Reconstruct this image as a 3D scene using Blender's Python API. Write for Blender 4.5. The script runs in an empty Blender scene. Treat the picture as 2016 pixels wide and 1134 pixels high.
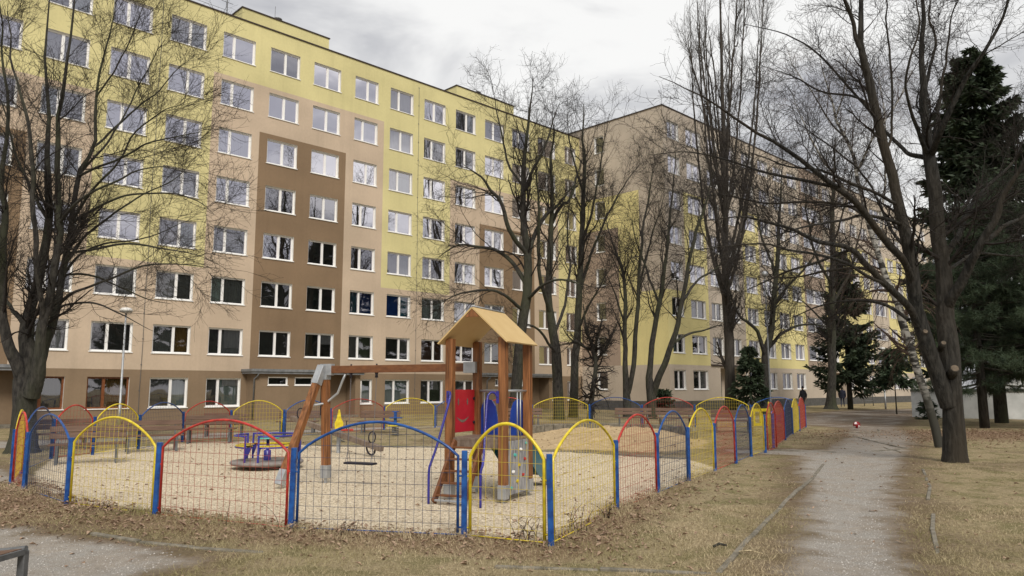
import bpy, bmesh, math, random
import numpy as np
from mathutils import Vector, Matrix
R = math.radians
random.seed(7)
scn = bpy.context.scene
col = scn.collection

# ------------------------------------------------------------------ camera
FPX, PITCH, ROLL, HC = 1487.2, R(7.61), R(-.116), 1.65
cd = bpy.data.cameras.new('camera'); cam = bpy.data.objects.new('camera', cd); col.objects.link(cam)
cd.sensor_width = 36; cd.lens = FPX / 2016 * 36; cd.clip_end = 3000; cd.clip_start = .05
cam.location = (0, 0, HC)
cam.matrix_world = Matrix.Translation((0, 0, HC)) @ Matrix.Rotation(R(90) + PITCH, 4, 'X') @ Matrix.Rotation(ROLL, 4, 'Z')
scn.camera = cam

# ------------------------------------------------------------------ world, sun, exposure
world = bpy.data.worlds.new("World"); scn.world = world; world.use_nodes = True
wt = world.node_tree; wn = wt.nodes; wl = wt.links
for n in list(wn): wn.remove(n)
SUN_EL, SUN_ROT = R(42), R(168)
wo = wn.new('ShaderNodeOutputWorld'); bg = wn.new('ShaderNodeBackground')
sky = wn.new('ShaderNodeTexSky'); sky.sky_type = 'NISHITA'; sky.sun_disc = False
sky.sun_elevation = SUN_EL; sky.sun_rotation = SUN_ROT; sky.air_density = 1.5; sky.dust_density = 3
tc = wn.new('ShaderNodeTexCoord'); mp = wn.new('ShaderNodeMapping')
mp.inputs['Scale'].default_value = (1.0, 1.0, 2.6); mp.inputs['Location'].default_value = (.35, .12, .1)
n1 = wn.new('ShaderNodeTexNoise'); n1.inputs['Scale'].default_value = 2.3; n1.inputs['Detail'].default_value = 6; n1.inputs['Roughness'].default_value = .52
n1.inputs['Distortion'].default_value = .35
cr = wn.new('ShaderNodeValToRGB'); cr.color_ramp.interpolation = 'EASE'
cr.color_ramp.elements[0].position = .40; cr.color_ramp.elements[0].color = (3.9, 3.9, 4.15, 1)
cr.color_ramp.elements[1].position = .6; cr.color_ramp.elements[1].color = (8.8, 8.7, 8.5, 1)
mx = wn.new('ShaderNodeMix'); mx.data_type = 'RGBA'; mx.inputs['Factor'].default_value = .9
wl.new(tc.outputs['Generated'], mp.inputs['Vector']); wl.new(mp.outputs[0], n1.inputs['Vector']); wl.new(n1.outputs['Fac'], cr.inputs['Fac'])
wl.new(sky.outputs[0], mx.inputs['A']); wl.new(cr.outputs[0], mx.inputs['B']); wl.new(mx.outputs['Result'], bg.inputs['Color'])
bg.inputs['Strength'].default_value = .071
wl.new(bg.outputs[0], wo.inputs['Surface'])
sd = bpy.data.lights.new('sun', 'SUN'); sd.energy = 1.5; sd.angle = R(20); sd.color = (1, .93, .83)
so = bpy.data.objects.new('sun', sd); col.objects.link(so)
# the light comes from behind and a little to the right of the viewer
so.rotation_euler = (R(90) - SUN_EL, 0, R(180) - SUN_ROT)
scn.view_settings.view_transform = 'Standard'; scn.view_settings.look = 'None'
scn.view_settings.exposure = .72; scn.view_settings.gamma = 1

# ------------------------------------------------------------------ pixel helpers (measuring the photo)
def ray(x, y):
    a, b = x - 1008, y - 567
    c, s = math.cos(ROLL), math.sin(ROLL)
    u = c * a + s * b; v = -s * a + c * b
    return Vector((u, FPX * math.cos(PITCH) + v * math.sin(PITCH), FPX * math.sin(PITCH) - v * math.cos(PITCH))) / FPX
def at(x, y, Y):
    r = ray(x, y); t = Y / r.y
    return Vector((r.x * t, Y, HC + r.z * t))
def gp(x, y, z=0.):
    r = ray(x, y); t = (z - HC) / r.z
    return Vector((r.x * t, r.y * t, z))

# ------------------------------------------------------------------ object helpers
def mesh_obj(name, me, parent=None, loc=None):
    o = bpy.data.objects.new(name, me); col.objects.link(o)
    if parent: o.parent = parent
    if loc is not None: o.location = loc
    return o
def tag(o, label, cat, group=None):
    o['label'] = label; o['category'] = cat
    if group: o['group'] = group
    return o
def empty(name, loc, rz=0., label=None, cat=None, group=None):
    o = bpy.data.objects.new(name, None); col.objects.link(o)
    o.location = loc; o.rotation_euler = (0, 0, rz); o.empty_display_size = .2
    if label: tag(o, label, cat, group)
    return o
def kids(o): return [c for c in bpy.data.objects if c.parent == o]
def copy_tree(o, loc=None, rz=None, parent=None):
    c = o.copy(); col.objects.link(c)
    if parent: c.parent = parent
    if loc is not None: c.location = loc
    if rz is not None: c.rotation_euler = (0, 0, rz)
    for k in CH.get(o.name, []): copy_tree(k, parent=c)
    return c
CH = {}
def reg(o): CH[o.name] = kids(o); [reg(k) for k in CH[o.name]]

class MB:
    """collects shapes into one mesh"""
    def __init__(s): s.v = []; s.f = []; s.m = []; s.sm = []
    def quad(s, pts, mi=0, sm=False):
        b = len(s.v); s.v += [tuple(p) for p in pts]; s.f.append(tuple(range(b, b + len(pts)))); s.m.append(mi); s.sm.append(sm)
    def box(s, a, b, mi=0, M=None, bev=0.):
        (x0, y0, z0), (x1, y1, z1) = a, b
        if bev > 0:
            bm = bmesh.new(); bmesh.ops.create_cube(bm, size=1)
            for v in bm.verts: v.co = Vector((x0 + (v.co.x + .5) * (x1 - x0), y0 + (v.co.y + .5) * (y1 - y0), z0 + (v.co.z + .5) * (z1 - z0)))
            bmesh.ops.bevel(bm, geom=bm.edges[:], offset=bev, segments=1, affect='EDGES')
            s.bm(bm, mi, M); return s
        P = [(x0, y0, z0), (x1, y0, z0), (x1, y1, z0), (x0, y1, z0), (x0, y0, z1), (x1, y0, z1), (x1, y1, z1), (x0, y1, z1)]
        if M is not None: P = [tuple(M @ Vector(p)) for p in P]
        o = len(s.v); s.v += P
        for f in ((0, 3, 2, 1), (4, 5, 6, 7), (0, 1, 5, 4), (1, 2, 6, 5), (2, 3, 7, 6), (3, 0, 4, 7)):
            s.f.append(tuple(o + i for i in f)); s.m.append(mi); s.sm.append(False)
        return s
    def bm(s, bm, mi=0, M=None, sm=False):
        o = len(s.v); bm.verts.index_update()
        for v in bm.verts: s.v.append(tuple(M @ v.co if M is not None else v.co))
        for f in bm.faces: s.f.append(tuple(o + v.index for v in f.verts)); s.m.append(mi); s.sm.append(sm)
        bm.free()
    def beam(s, p, q, w, h, mi=0, bev=.006, up=(0, 0, 1)):
        p, q = Vector(p), Vector(q); d = q - p; L = d.length; z = d / L
        x = Vector(up).cross(z)
        if x.length < 1e-3: x = Vector((1, 0, 0))
        x.normalize(); y = z.cross(x)
        M = Matrix(((x.x, y.x, z.x, p.x), (x.y, y.y, z.y, p.y), (x.z, y.z, z.z, p.z), (0, 0, 0, 1)))
        return s.box((-w / 2, -h / 2, 0), (w / 2, h / 2, L), mi, M, bev) or s
    def tube(s, pts, r, n=8, mi=0, cap=True):
        pts = [Vector(p) for p in pts]; k = len(pts)
        rs = r if isinstance(r, (list, tuple)) else [r] * k
        t0 = (pts[1] - pts[0]).normalized(); ref = Vector((0, 0, 1)) if abs(t0.z) < .9 else Vector((1, 0, 0))
        u = t0.cross(ref).normalized(); o = len(s.v)
        for i, p in enumerate(pts):
            a = (pts[i] - pts[i - 1]).normalized() if i else t0
            b = (pts[i + 1] - pts[i]).normalized() if i < k - 1 else a
            t = (a + b).normalized() if (a + b).length > 1e-4 else a
            u = (u - t * u.dot(t)).normalized(); w = t.cross(u)
            for j in range(n):
                an = 2 * math.pi * j / n
                s.v.append(tuple(p + (u * math.cos(an) + w * math.sin(an)) * rs[i]))
        for i in range(k - 1):
            for j in range(n):
                j2 = (j + 1) % n
                s.f.append((o + i * n + j, o + i * n + j2, o + (i + 1) * n + j2, o + (i + 1) * n + j)); s.m.append(mi); s.sm.append(n > 4)
        if cap and n > 2:
            s.f.append(tuple(o + j for j in range(n - 1, -1, -1))); s.m.append(mi); s.sm.append(False)
            s.f.append(tuple(o + (k - 1) * n + j for j in range(n))); s.m.append(mi); s.sm.append(False)
        return s
    def lathe(s, prof, n=16, mi=0, c=(0, 0, 0)):
        o = len(s.v)
        for (r, z) in prof:
            for j in range(n):
                a = 2 * math.pi * j / n; s.v.append((c[0] + r * math.cos(a), c[1] + r * math.sin(a), c[2] + z))
        for i in range(len(prof) - 1):
            for j in range(n):
                j2 = (j + 1) % n
                s.f.append((o + i * n + j, o + i * n + j2, o + (i + 1) * n + j2, o + (i + 1) * n + j)); s.m.append(mi); s.sm.append(True)
        return s
    def build(s, name, mats, parent=None, loc=None):
        if not isinstance(mats, (list, tuple)): mats = [mats]
        me = bpy.data.meshes.new(name); me.from_pydata(s.v, [], s.f)
        for m in mats: me.materials.append(m)
        me.polygons.foreach_set('material_index', s.m); me.polygons.foreach_set('use_smooth', s.sm); me.update()
        return mesh_obj(name, me, parent, loc)

def np_mesh(name, V, F, mat, smooth=False, attr=None, mi=None):
    """V (n,3) F (m,k) numpy arrays"""
    me = bpy.data.meshes.new(name); k = F.shape[1]
    me.vertices.add(len(V)); me.vertices.foreach_set('co', np.ascontiguousarray(V, np.float32).ravel())
    me.loops.add(F.size); me.loops.foreach_set('vertex_index', np.ascontiguousarray(F, np.int32).ravel())
    me.polygons.add(len(F)); me.polygons.foreach_set('loop_start', np.arange(0, F.size, k, dtype=np.int32))
    me.polygons.foreach_set('loop_total', np.full(len(F), k, np.int32))
    for m in (mat if isinstance(mat, (list, tuple)) else [mat]): me.materials.append(m)
    if mi is not None: me.polygons.foreach_set('material_index', mi.astype(np.int32))
    me.polygons.foreach_set('use_smooth', np.full(len(F), smooth, bool))
    me.update(calc_edges=True)
    if attr:
        for an, arr in attr.items():
            a = me.attributes.new(an, 'FLOAT', 'POINT'); a.data.foreach_set('value', arr.astype(np.float32))
    return me

# ------------------------------------------------------------------ materials
def mat(name, c1, c2=None, scale=6., rough=.7, bump=0., bscale=None, metal=0., detail=5, spec=.4, lo=.35, hi=.65, coord='Object', coat=0., stretch=None, bdist=.02, c3=None, s3=.4):
    m = bpy.data.materials.new(name); m.use_nodes = True; t = m.node_tree; N = t.nodes; L = t.links
    b = N['Principled BSDF']; b.inputs['Roughness'].default_value = rough; b.inputs['Metallic'].default_value = metal
    b.inputs['Specular IOR Level'].default_value = spec; b.inputs['Coat Weight'].default_value = coat
    if c2 is None and not bump:
        b.inputs['Base Color'].default_value = (*c1, 1); return m
    tcn = N.new('ShaderNodeTexCoord'); src = tcn.outputs[coord]
    if stretch:
        mpn = N.new('ShaderNodeMapping'); mpn.inputs['Scale'].default_value = stretch; L.new(src, mpn.inputs['Vector']); src = mpn.outputs[0]
    nz = N.new('ShaderNodeTexNoise'); nz.inputs['Scale'].default_value = scale; nz.inputs['Detail'].default_value = detail; nz.inputs['Roughness'].default_value = .6
    L.new(src, nz.inputs['Vector'])
    if c2 is None: b.inputs['Base Color'].default_value = (*c1, 1)
    else:
        rp = N.new('ShaderNodeValToRGB'); e = rp.color_ramp.elements
        e[0].position = lo; e[0].color = (*c1, 1); e[1].position = hi; e[1].color = (*c2, 1)
        L.new(nz.outputs['Fac'], rp.inputs['Fac']); out = rp.outputs[0]
        if c3 is not None:
            n3 = N.new('ShaderNodeTexNoise'); n3.inputs['Scale'].default_value = s3; n3.inputs['Detail'].default_value = 4; L.new(src, n3.inputs['Vector'])
            r3 = N.new('ShaderNodeMapRange'); r3.inputs[1].default_value = .42; r3.inputs[2].default_value = .68; L.new(n3.outputs['Fac'], r3.inputs[0])
            m3 = N.new('ShaderNodeMix'); m3.data_type = 'RGBA'; L.new(r3.outputs[0], m3.inputs['Factor']); L.new(out, m3.inputs['A']); m3.inputs['B'].default_value = (*c3, 1); out = m3.outputs['Result']
        L.new(out, b.inputs['Base Color'])
    if bump:
        bp = N.new('ShaderNodeBump'); bp.inputs['Strength'].default_value = bump; bp.inputs['Distance'].default_value = bdist
        if bscale:
            n2 = N.new('ShaderNodeTexNoise'); n2.inputs['Scale'].default_value = bscale; n2.inputs['Detail'].default_value = 5; L.new(src, n2.inputs['Vector']); L.new(n2.outputs['Fac'], bp.inputs['Height'])
        else: L.new(nz.outputs['Fac'], bp.inputs['Height'])
        L.new(bp.outputs[0], b.inputs['Normal'])
    return m

def plaster(name, c, streak=.90):
    """rendered facade: base colour, broad blotches, vertical rain marks and faint grain"""
    m = bpy.data.materials.new(name); m.use_nodes = True; t = m.node_tree; N = t.nodes; L = t.links
    b = N['Principled BSDF']; b.inputs['Roughness'].default_value = .92; b.inputs['Specular IOR Level'].default_value = .2
    tcn = N.new('ShaderNodeTexCoord')
    def noise(sc, stretch, det=4):
        mp_ = N.new('ShaderNodeMapping'); mp_.inputs['Scale'].default_value = stretch; L.new(tcn.outputs['Object'], mp_.inputs['Vector'])
        nz = N.new('ShaderNodeTexNoise'); nz.inputs['Scale'].default_value = sc; nz.inputs['Detail'].default_value = det; L.new(mp_.outputs[0], nz.inputs['Vector']); return nz.outputs['Fac']
    def rng(src, a, b_, lo, hi):
        r = N.new('ShaderNodeMapRange'); r.inputs[1].default_value = a; r.inputs[2].default_value = b_; r.inputs[3].default_value = lo; r.inputs[4].default_value = hi; L.new(src, r.inputs[0]); return r.outputs[0]
    a = rng(noise(.3, (1, 1, 1.3), 6), .35, .68, .89, 1.08)
    s = rng(noise(.9, (2.4, 2.4, .16), 6), .5, .82, 1.0, streak)
    g = rng(noise(9, (1, 1, .7), 3), .3, .7, .965, 1.03)
    mu = N.new('ShaderNodeMath'); mu.operation = 'MULTIPLY'; L.new(a, mu.inputs[0]); L.new(s, mu.inputs[1])
    m2 = N.new('ShaderNodeMath'); m2.operation = 'MULTIPLY'; L.new(mu.outputs[0], m2.inputs[0]); L.new(g, m2.inputs[1])
    vm = N.new('ShaderNodeVectorMath'); vm.operation = 'SCALE'; vm.inputs[0].default_value = c; L.new(m2.outputs[0], vm.inputs['Scale'])
    L.new(vm.outputs[0], b.inputs['Base Color'])
    bp = N.new('ShaderNodeBump'); bp.inputs['Strength'].default_value = .25; bp.inputs['Distance'].default_value = .01; L.new(noise(60, (1, 1, 1), 2), bp.inputs['Height']); L.new(bp.outputs[0], b.inputs['Normal'])
    return m

M = {}
M['yellow_wall'] = plaster('yellow_plaster', (.66, .60, .31))
M['tan_wall'] = plaster('tan_plaster', (.56, .45, .34))
M['brown_wall'] = plaster('brown_plaster', (.25, .175, .11))
M['base_wall'] = plaster('base_plaster', (.26, .19, .125))
M['pink_wall'] = plaster('taupe_plaster', (.52, .45, .37))
M['dusk_wall'] = plaster('dark_taupe_plaster', (.37, .29, .23))
M['gold_wall'] = plaster('golden_plaster', (.72, .64, .31))
M['plinth'] = mat('dark_plinth', (.07, .07, .065), (.11, .105, .1), 3, .9)
M['reveal'] = mat('reveal_paint', (.62, .61, .57), (.74, .73, .70), 4, .8)
M['white'] = mat('white_frame', (.86, .86, .85), rough=.35)
M['brown_frame'] = mat('brown_frame', (.15, .05, .018), (.22, .08, .028), 8, .4)
M['roof_edge'] = mat('roof_flashing', (.05, .035, .03), rough=.5)
M['roof_felt'] = mat('roof_felt', (.1, .1, .1), (.14, .14, .13), 2, .95)
M['canopy'] = mat('canopy_sheet', (.16, .17, .18), (.24, .25, .26), 5, .5)
def glass(name, base, tint):
    m = bpy.data.materials.new(name); m.use_nodes = True; t = m.node_tree; N = t.nodes; L = t.links
    for n in list(N): N.remove(n)
    o = N.new('ShaderNodeOutputMaterial'); mxs = N.new('ShaderNodeMixShader'); tr = N.new('ShaderNodeBsdfTransparent'); gl = N.new('ShaderNodeBsdfGlossy')
    tr.inputs['Color'].default_value = (*tint, 1); gl.inputs['Roughness'].default_value = .015; gl.inputs['Color'].default_value = (.96, .93, 1, 1)
    fr = N.new('ShaderNodeFresnel'); fr.inputs['IOR'].default_value = 1.6
    mr = N.new('ShaderNodeMapRange'); mr.inputs[1].default_value = 0; mr.inputs[2].default_value = .6; mr.inputs[3].default_value = base; mr.inputs[4].default_value = .95; L.new(fr.outputs[0], mr.inputs[0])
    tcn = N.new('ShaderNodeTexCoord'); nz = N.new('ShaderNodeTexNoise'); nz.inputs['Scale'].default_value = .9; nz.inputs['Detail'].default_value = 1; L.new(tcn.outputs['Object'], nz.inputs['Vector'])
    bp = N.new('ShaderNodeBump'); bp.inputs['Strength'].default_value = .35; bp.inputs['Distance'].default_value = .012; L.new(nz.outputs['Fac'], bp.inputs['Height']); L.new(bp.outputs[0], gl.inputs['Normal'])
    L.new(mr.outputs[0], mxs.inputs[0]); L.new(tr.outputs[0], mxs.inputs[1]); L.new(gl.outputs[0], mxs.inputs[2]); L.new(mxs.outputs[0], o.inputs['Surface'])
    return m
M['glass'] = glass('window_glass', .38, (.86, .9, .9)); M['glass_clear'] = glass('clear_glass', .10, (.92, .94, .93)); M['glass_coated'] = glass('coated_glass', .78, (.8, .84, .86))
M['wood'] = mat('tower_timber', (.11, .042, .014), (.33, .14, .05), 3, .55, .3, 25, stretch=(6, 6, .5), bdist=.004)
M['beam_wood'] = mat('beam_timber', (.13, .05, .02), (.2, .08, .03), 3, .6, .3, 25, stretch=(1, 6, 6), bdist=.004)
M['old_wood'] = mat('weathered_timber', (.14, .1, .075), (.24, .19, .15), 5, .8, .3, 30, stretch=(3, 3, 1), bdist=.004)
M['bench_wood'] = mat('bench_slat_wood', (.10, .055, .035), (.17, .10, .065), 4, .6, .25, 20, stretch=(.6, 6, 6), bdist=.003)
M['steel'] = mat('galvanised_steel', (.38, .4, .42), (.5, .52, .54), 7, .45, metal=.6)
M['dark_steel'] = mat('grey_painted_steel', (.09, .095, .1), (.14, .145, .15), 10, .5)
M['blue'] = mat('blue_paint', (.004, .035, .17), (.014, .10, .36), 9, .38, coat=.2)
M['pale_blue'] = mat('light_blue_paint', (.03, .14, .42), (.05, .19, .5), 5, .38, coat=.2)
M['red'] = mat('red_paint', (.30, .018, .014), (.58, .05, .032), 9, .4, coat=.2)
M['yellow'] = mat('yellow_paint', (.52, .38, .012), (.80, .65, .035), 9, .4, coat=.2)
M['purple'] = mat('violet_paint', (.022, .02, .19), (.045, .045, .34), 5, .38, coat=.2)
M['blue_wire'] = mat('blue_wire', (.03, .04, .08), rough=.5)
M['red_wire'] = mat('red_wire', (.30, .05, .03), rough=.5)
M['yellow_wire'] = mat('yellow_wire', (.50, .38, .04), rough=.5)
M['roof_board'] = mat('roof_panel', (.56, .39, .17), (.62, .45, .21), 2, .6, .1, 30, bdist=.003)
M['slide_blue'] = mat('slide_plastic', (.01, .05, .34), (.015, .075, .44), 4, .3, coat=.4)
M['slide_teal'] = mat('slide_chute_plastic', (.012, .10, .15), (.02, .14, .19), 4, .3, coat=.4)
M['teal'] = mat('teal_plastic', (.1, .45, .40), rough=.4)
M['panel_red'] = mat('red_panel_board', (.44, .012, .02), (.52, .02, .03), 4, .45)
M['disc'] = mat('chequer_plate', (.2, .18, .17), (.3, .27, .26), 9, .6)
M['rubber'] = mat('black_rubber', (.014, .012, .02), rough=.6)
M['chain'] = mat('chain_steel', (.25, .24, .25), rough=.5, metal=.5)
M['bark'] = mat('dark_bark', (.014, .013, .012), (.06, .055, .048), 14, .95, .9, 26, stretch=(1, 1, .3), bdist=.03, c3=(.05, .055, .03), s3=1.2)
M['bark_warm'] = mat('mossy_bark', (.009, .009, .008), (.040, .038, .034), 14, .95, 1., 16, stretch=(1, 1, .22), bdist=.06, c3=(.038, .029, .018), s3=.8, lo=.4, hi=.62)
M['twig'] = mat('twig_bark', (.010, .008, .007), (.028, .022, .018), 5, .9)
M['twig_grey'] = mat('poplar_bark', (.028, .024, .02), (.07, .06, .05), 5, .9, .6, 20, stretch=(1, 1, .3))
M['birch'] = mat('birch_bark', (.03, .028, .025), (.36, .35, .32), 2.6, .8, .3, stretch=(1, 1, 2.6), lo=.45, hi=.55)
M['birch_twig'] = mat('birch_twigs', (.06, .04, .032), (.10, .07, .055), 5, .9)
M['needle'] = mat('spruce_needles', (.013, .024, .011), (.045, .068, .034), 1.6, .7)
M['needle2'] = mat('pine_needles', (.018, .034, .017), (.058, .088, .046), 1.2, .7)
M['leaf'] = mat('dead_leaves', (.09, .045, .025), (.52, .38, .27), 35, .85, coord='Object', lo=.3, hi=.7, detail=8)
M['straw'] = mat('dry_grass', (.13, .09, .045), (.74, .62, .41), 45, .9, detail=8, c3=(.24, .22, .09), s3=.35)
M['kerb'] = mat('concrete_kerb', (.12, .11, .085), (.26, .235, .19), 6, .95, .5, 25)
M['sand'] = mat('playsand', (.42, .31, .18), (.56, .43, .27), 4, .95, .5, 30)
M['white_wall'] = mat('white_rendered_wall', (.48, .50, .50), (.66, .68, .68), 1.2, .9, .2, 20)
M['cap'] = mat('wall_cap', (.07, .08, .07), (.12, .13, .11), 4, .9)
M['black_cloth'] = mat('black_cloth', (.008, .008, .012), (.02, .02, .026), 6, .9)
M['navy_cloth'] = mat('navy_cloth', (.006, .008, .02), (.015, .018, .035), 6, .9)
M['jeans'] = mat('dark_jeans', (.012, .016, .035), (.025, .03, .06), 8, .9)
M['skin'] = mat('skin', (.45, .26, .19), rough=.6)
M['hair'] = mat('dark_hair', (.012, .01, .008), rough=.8)
M['ball_red'] = mat('red_ball', (.22, .008, .012), rough=.35)
M['ball_white'] = mat('white_patch', (.7, .65, .65), rough=.4)
M['lamp_white'] = mat('lamp_cover', (.7, .7, .68), rough=.4)
curt = {}  # the dark entry paints an unlit room as a flat backing
for nme, c in dict(dark=(.06, .064, .062), grey=(.20, .215, .21), mid=(.15, .155, .15), lace=(.42, .43, .44), pale=(.34, .42, .40), green=(.12, .15, .10), blue=(.02, .08, .32), teal=(.03, .17, .25), white=(.62, .62, .64), rust=(.10, .045, .03), amber=(.28, .18, .06)).items():
    curt[nme] = mat('curtain_or_room_' + nme, tuple(x * .85 for x in c), tuple(min(1, x * 1.12) for x in c), 5, .9, stretch=(4, 1, .25))

# ------------------------------------------------------------------ ground
TH = R(45.31); DX, DY = math.sin(TH), math.cos(TH); NX, NY = -math.cos(TH), math.sin(TH)
ROTF = math.atan2(DY, DX)
DA, DB = 40.23, 31.83
def fac(s, w, d=DA): return (NX * (d + w) + DX * s, NY * (d + w) + DY * s)

FR = [(-8.03, 12.75), (-6.42, 11.2), (-4.67, 10.18), (-2.61, 9.19), (-.54, 8.71), (.406, 8.24)]      # front posts
def sd_poly(X, Y, poly):
    """signed distance (negative inside) to a polygon, vectorised"""
    d = np.full(X.shape, 1e9); ins = np.zeros(X.shape, bool); n = len(poly)
    for i in range(n):
        ax, ay = poly[i]; bx, by = poly[(i + 1) % n]; ex, ey = bx - ax, by - ay
        t = np.clip(((X - ax) * ex + (Y - ay) * ey) / (ex * ex + ey * ey), 0, 1)
        d = np.minimum(d, np.hypot(X - ax - t * ex, Y - ay - t * ey))
        c = ((ay > Y) != (by > Y)) & (X < (bx - ax) * (Y - ay) / ((by - ay) if by != ay else 1e-9) + ax)
        ins ^= c
    return np.where(ins, -d, d)
def sd_line(X, Y, pl):
    d = np.full(X.shape, 1e9)
    for (ax, ay), (bx, by) in zip(pl[:-1], pl[1:]):
        ex, ey = bx - ax, by - ay
        t = np.clip(((X - ax) * ex + (Y - ay) * ey) / (ex * ex + ey * ey), 0, 1)
        d = np.minimum(d, np.hypot(X - ax - t * ex, Y - ay - t * ey))
    return d
PATH = [(2.0, 3.0), (2.58, 7.25), (3.7, 9.8), (5.0, 13.0), (6.0, 16.2), (7.2, 19.0), (5.6, 20.1), (5.9, 20.9), (8.6, 20.9), (11.6, 26.5), (13.9, 32), (13.2, 38), (10, 41), (12, 46), (19, 50), (24, 56), (60, 82), (64, 76), (34, 56), (26, 49), (17, 34), (13.6, 26), (9.9, 19.5), (6.4, 13.0), (4.6, 9.5), (3.6, 7.2), (2.9, 3)]
GRAV2 = [(-5.9, 9.3), (-4.9, 8.75), (-3.4, 8.0), (-3.1, 7.5), (-3.4, 7.0), (-3.8, 5.0), (-12, 3), (-16, 8.0), (-6.6, 9.3)]
WALKL = [(-10.4, 12.6), (-8.9, 14.2), (-13.6, 19.0), (-16, 23), (-24, 27), (-40, 18), (-30, 8)]
WALKF = [(-40, -6), (-16, 20.2), (-13, 24.5), (-9, 28.0), (-6, 31.7), (3, 36.2), (2.2, 37.6), (-7, 33.2), (-10.5, 30), (-15, 25.7), (-20, 24), (-42, 0)]
CHIPS = [(-7.8, 12.9), (-6.35, 11.35), (-4.6, 10.3), (-2.5, 9.33), (-.5, 8.86), (.35, 8.45), (1.3, 10.5), (2.2, 12.1), (3.1, 13.9), (3.9, 15.3), (4.3, 16.3), (4.1, 18.2), (1.7, 19.95), (-2.1, 21.7), (-5.4, 22.2), (-7.6, 24.5), (-9.6, 24.6), (-11.3, 22), (-11, 18.5), (-9.6, 15.5)]
SANDB = [(.6, 21.1), (3.9, 20.4), (5.3, 21.5), (6.2, 24.5), (6.4, 28.5), (4.5, 30.2), (1.2, 30.2), (.2, 26)]
KERB1 = [(6.9, 17.15), (5.5, 14.2), (4.05, 11.55), (3.3, 10.0), (2.63, 8.68), (1.85, 7.1)]
xs = np.unique(np.concatenate([np.linspace(-700, -60, 9), np.linspace(-60, -14, 40), np.arange(-14, 14, .13), np.linspace(14, 40, 60), np.linspace(40, 120, 24), np.linspace(120, 900, 9)]))
ys = np.unique(np.concatenate([np.linspace(-500, -20, 8), np.linspace(-20, 3, 12), np.arange(3, 24, .13), np.linspace(24, 60, 90), np.linspace(60, 130, 24), np.linspace(130, 1100, 9)]))
GX, GY = np.meshgrid(xs, ys)
rs = np.random.RandomState(3)
def vnoise(X, Y, sc, seed=0):
    r = np.random.RandomState(seed); G = r.rand(256, 256); u = X / sc + 1000; v = Y / sc + 1000
    i = np.floor(u).astype(int); j = np.floor(v).astype(int); fu = u - i; fv = v - j; fu = fu * fu * (3 - 2 * fu); fv = fv * fv * (3 - 2 * fv)
    g = lambda a, b: G[a % 256, b % 256]
    return (g(i, j) * (1 - fu) + g(i + 1, j) * fu) * (1 - fv) + (g(i, j + 1) * (1 - fu) + g(i + 1, j + 1) * fu) * fv - .5
d_path = np.minimum(np.minimum(sd_poly(GX, GY, PATH), sd_poly(GX, GY, GRAV2)), np.minimum(sd_poly(GX, GY, WALKL), sd_poly(GX, GY, WALKF)))
d_chip = sd_poly(GX, GY, CHIPS); d_sand = sd_poly(GX, GY, SANDB)
FLINE = [(-10.5, 14.2)] + FR + [(1.395, 10.43), (2.28, 12.0), (3.2, 13.9), (4.05, 15.35)]
d_fence = sd_line(GX, GY, FLINE)
leafd = np.exp(-(d_fence / .75) ** 2) * np.where(d_chip < -.12, .12, 1) * np.clip(1.25 - np.clip(GX, 0, 9) * .25, .12, 1.2) \
      + np.exp(-(np.hypot((GX - 16.5) / 1.6, GY - 27) / 3.6) ** 2) * .85 + np.exp(-(np.hypot(GX + 7.6, GY - 10.2) / 2.2) ** 2) * .8
leafd = np.where(d_chip < -.15, leafd * .1, leafd) * np.where(d_path < -.1, .25, 1)
GZ = vnoise(GX, GY, 1.7, 1) * .05 * np.clip(d_path * 2 + .5, 0, 1) + vnoise(GX, GY, .5, 2) * .025 * np.clip(-d_chip < -.1, 0, 1) \
   + vnoise(GX, GY, .35, 4) * .03 * (d_chip < 0) - .03 * np.clip(-d_path * 2, 0, 1) + .035 * np.exp(-(d_fence / .4) ** 2) * np.clip(leafd, 0, 1)
sandm = np.clip(-d_sand, 0, 1.6) / 1.6
GZ += sandm * (.10 + .24 * (vnoise(GX, GY, 1.3, 5) + .3) + .16 * vnoise(GX, GY, .5, 6) + .08 * vnoise(GX, GY, .22, 8))
GZ = np.where(np.hypot(GX, GY) > 90, 0, GZ)
def gz(x, y):
    j = np.clip(np.searchsorted(xs, x) - 1, 0, len(xs) - 2); i = np.clip(np.searchsorted(ys, y) - 1, 0, len(ys) - 2)
    fx = (x - xs[j]) / (xs[j + 1] - xs[j]); fy = (y - ys[i]) / (ys[i + 1] - ys[i])
    return GZ[i, j] * (1 - fx) * (1 - fy) + GZ[i, j + 1] * fx * (1 - fy) + GZ[i + 1, j] * (1 - fx) * fy + GZ[i + 1, j + 1] * fx * fy
nX, nY = len(xs), len(ys)
idx = np.arange(nX * nY).reshape(nY, nX)
F = np.stack([idx[:-1, :-1], idx[:-1, 1:], idx[1:, 1:], idx[1:, :-1]], -1).reshape(-1, 4)
V = np.stack([GX, GY, GZ], -1).reshape(-1, 3)

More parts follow.
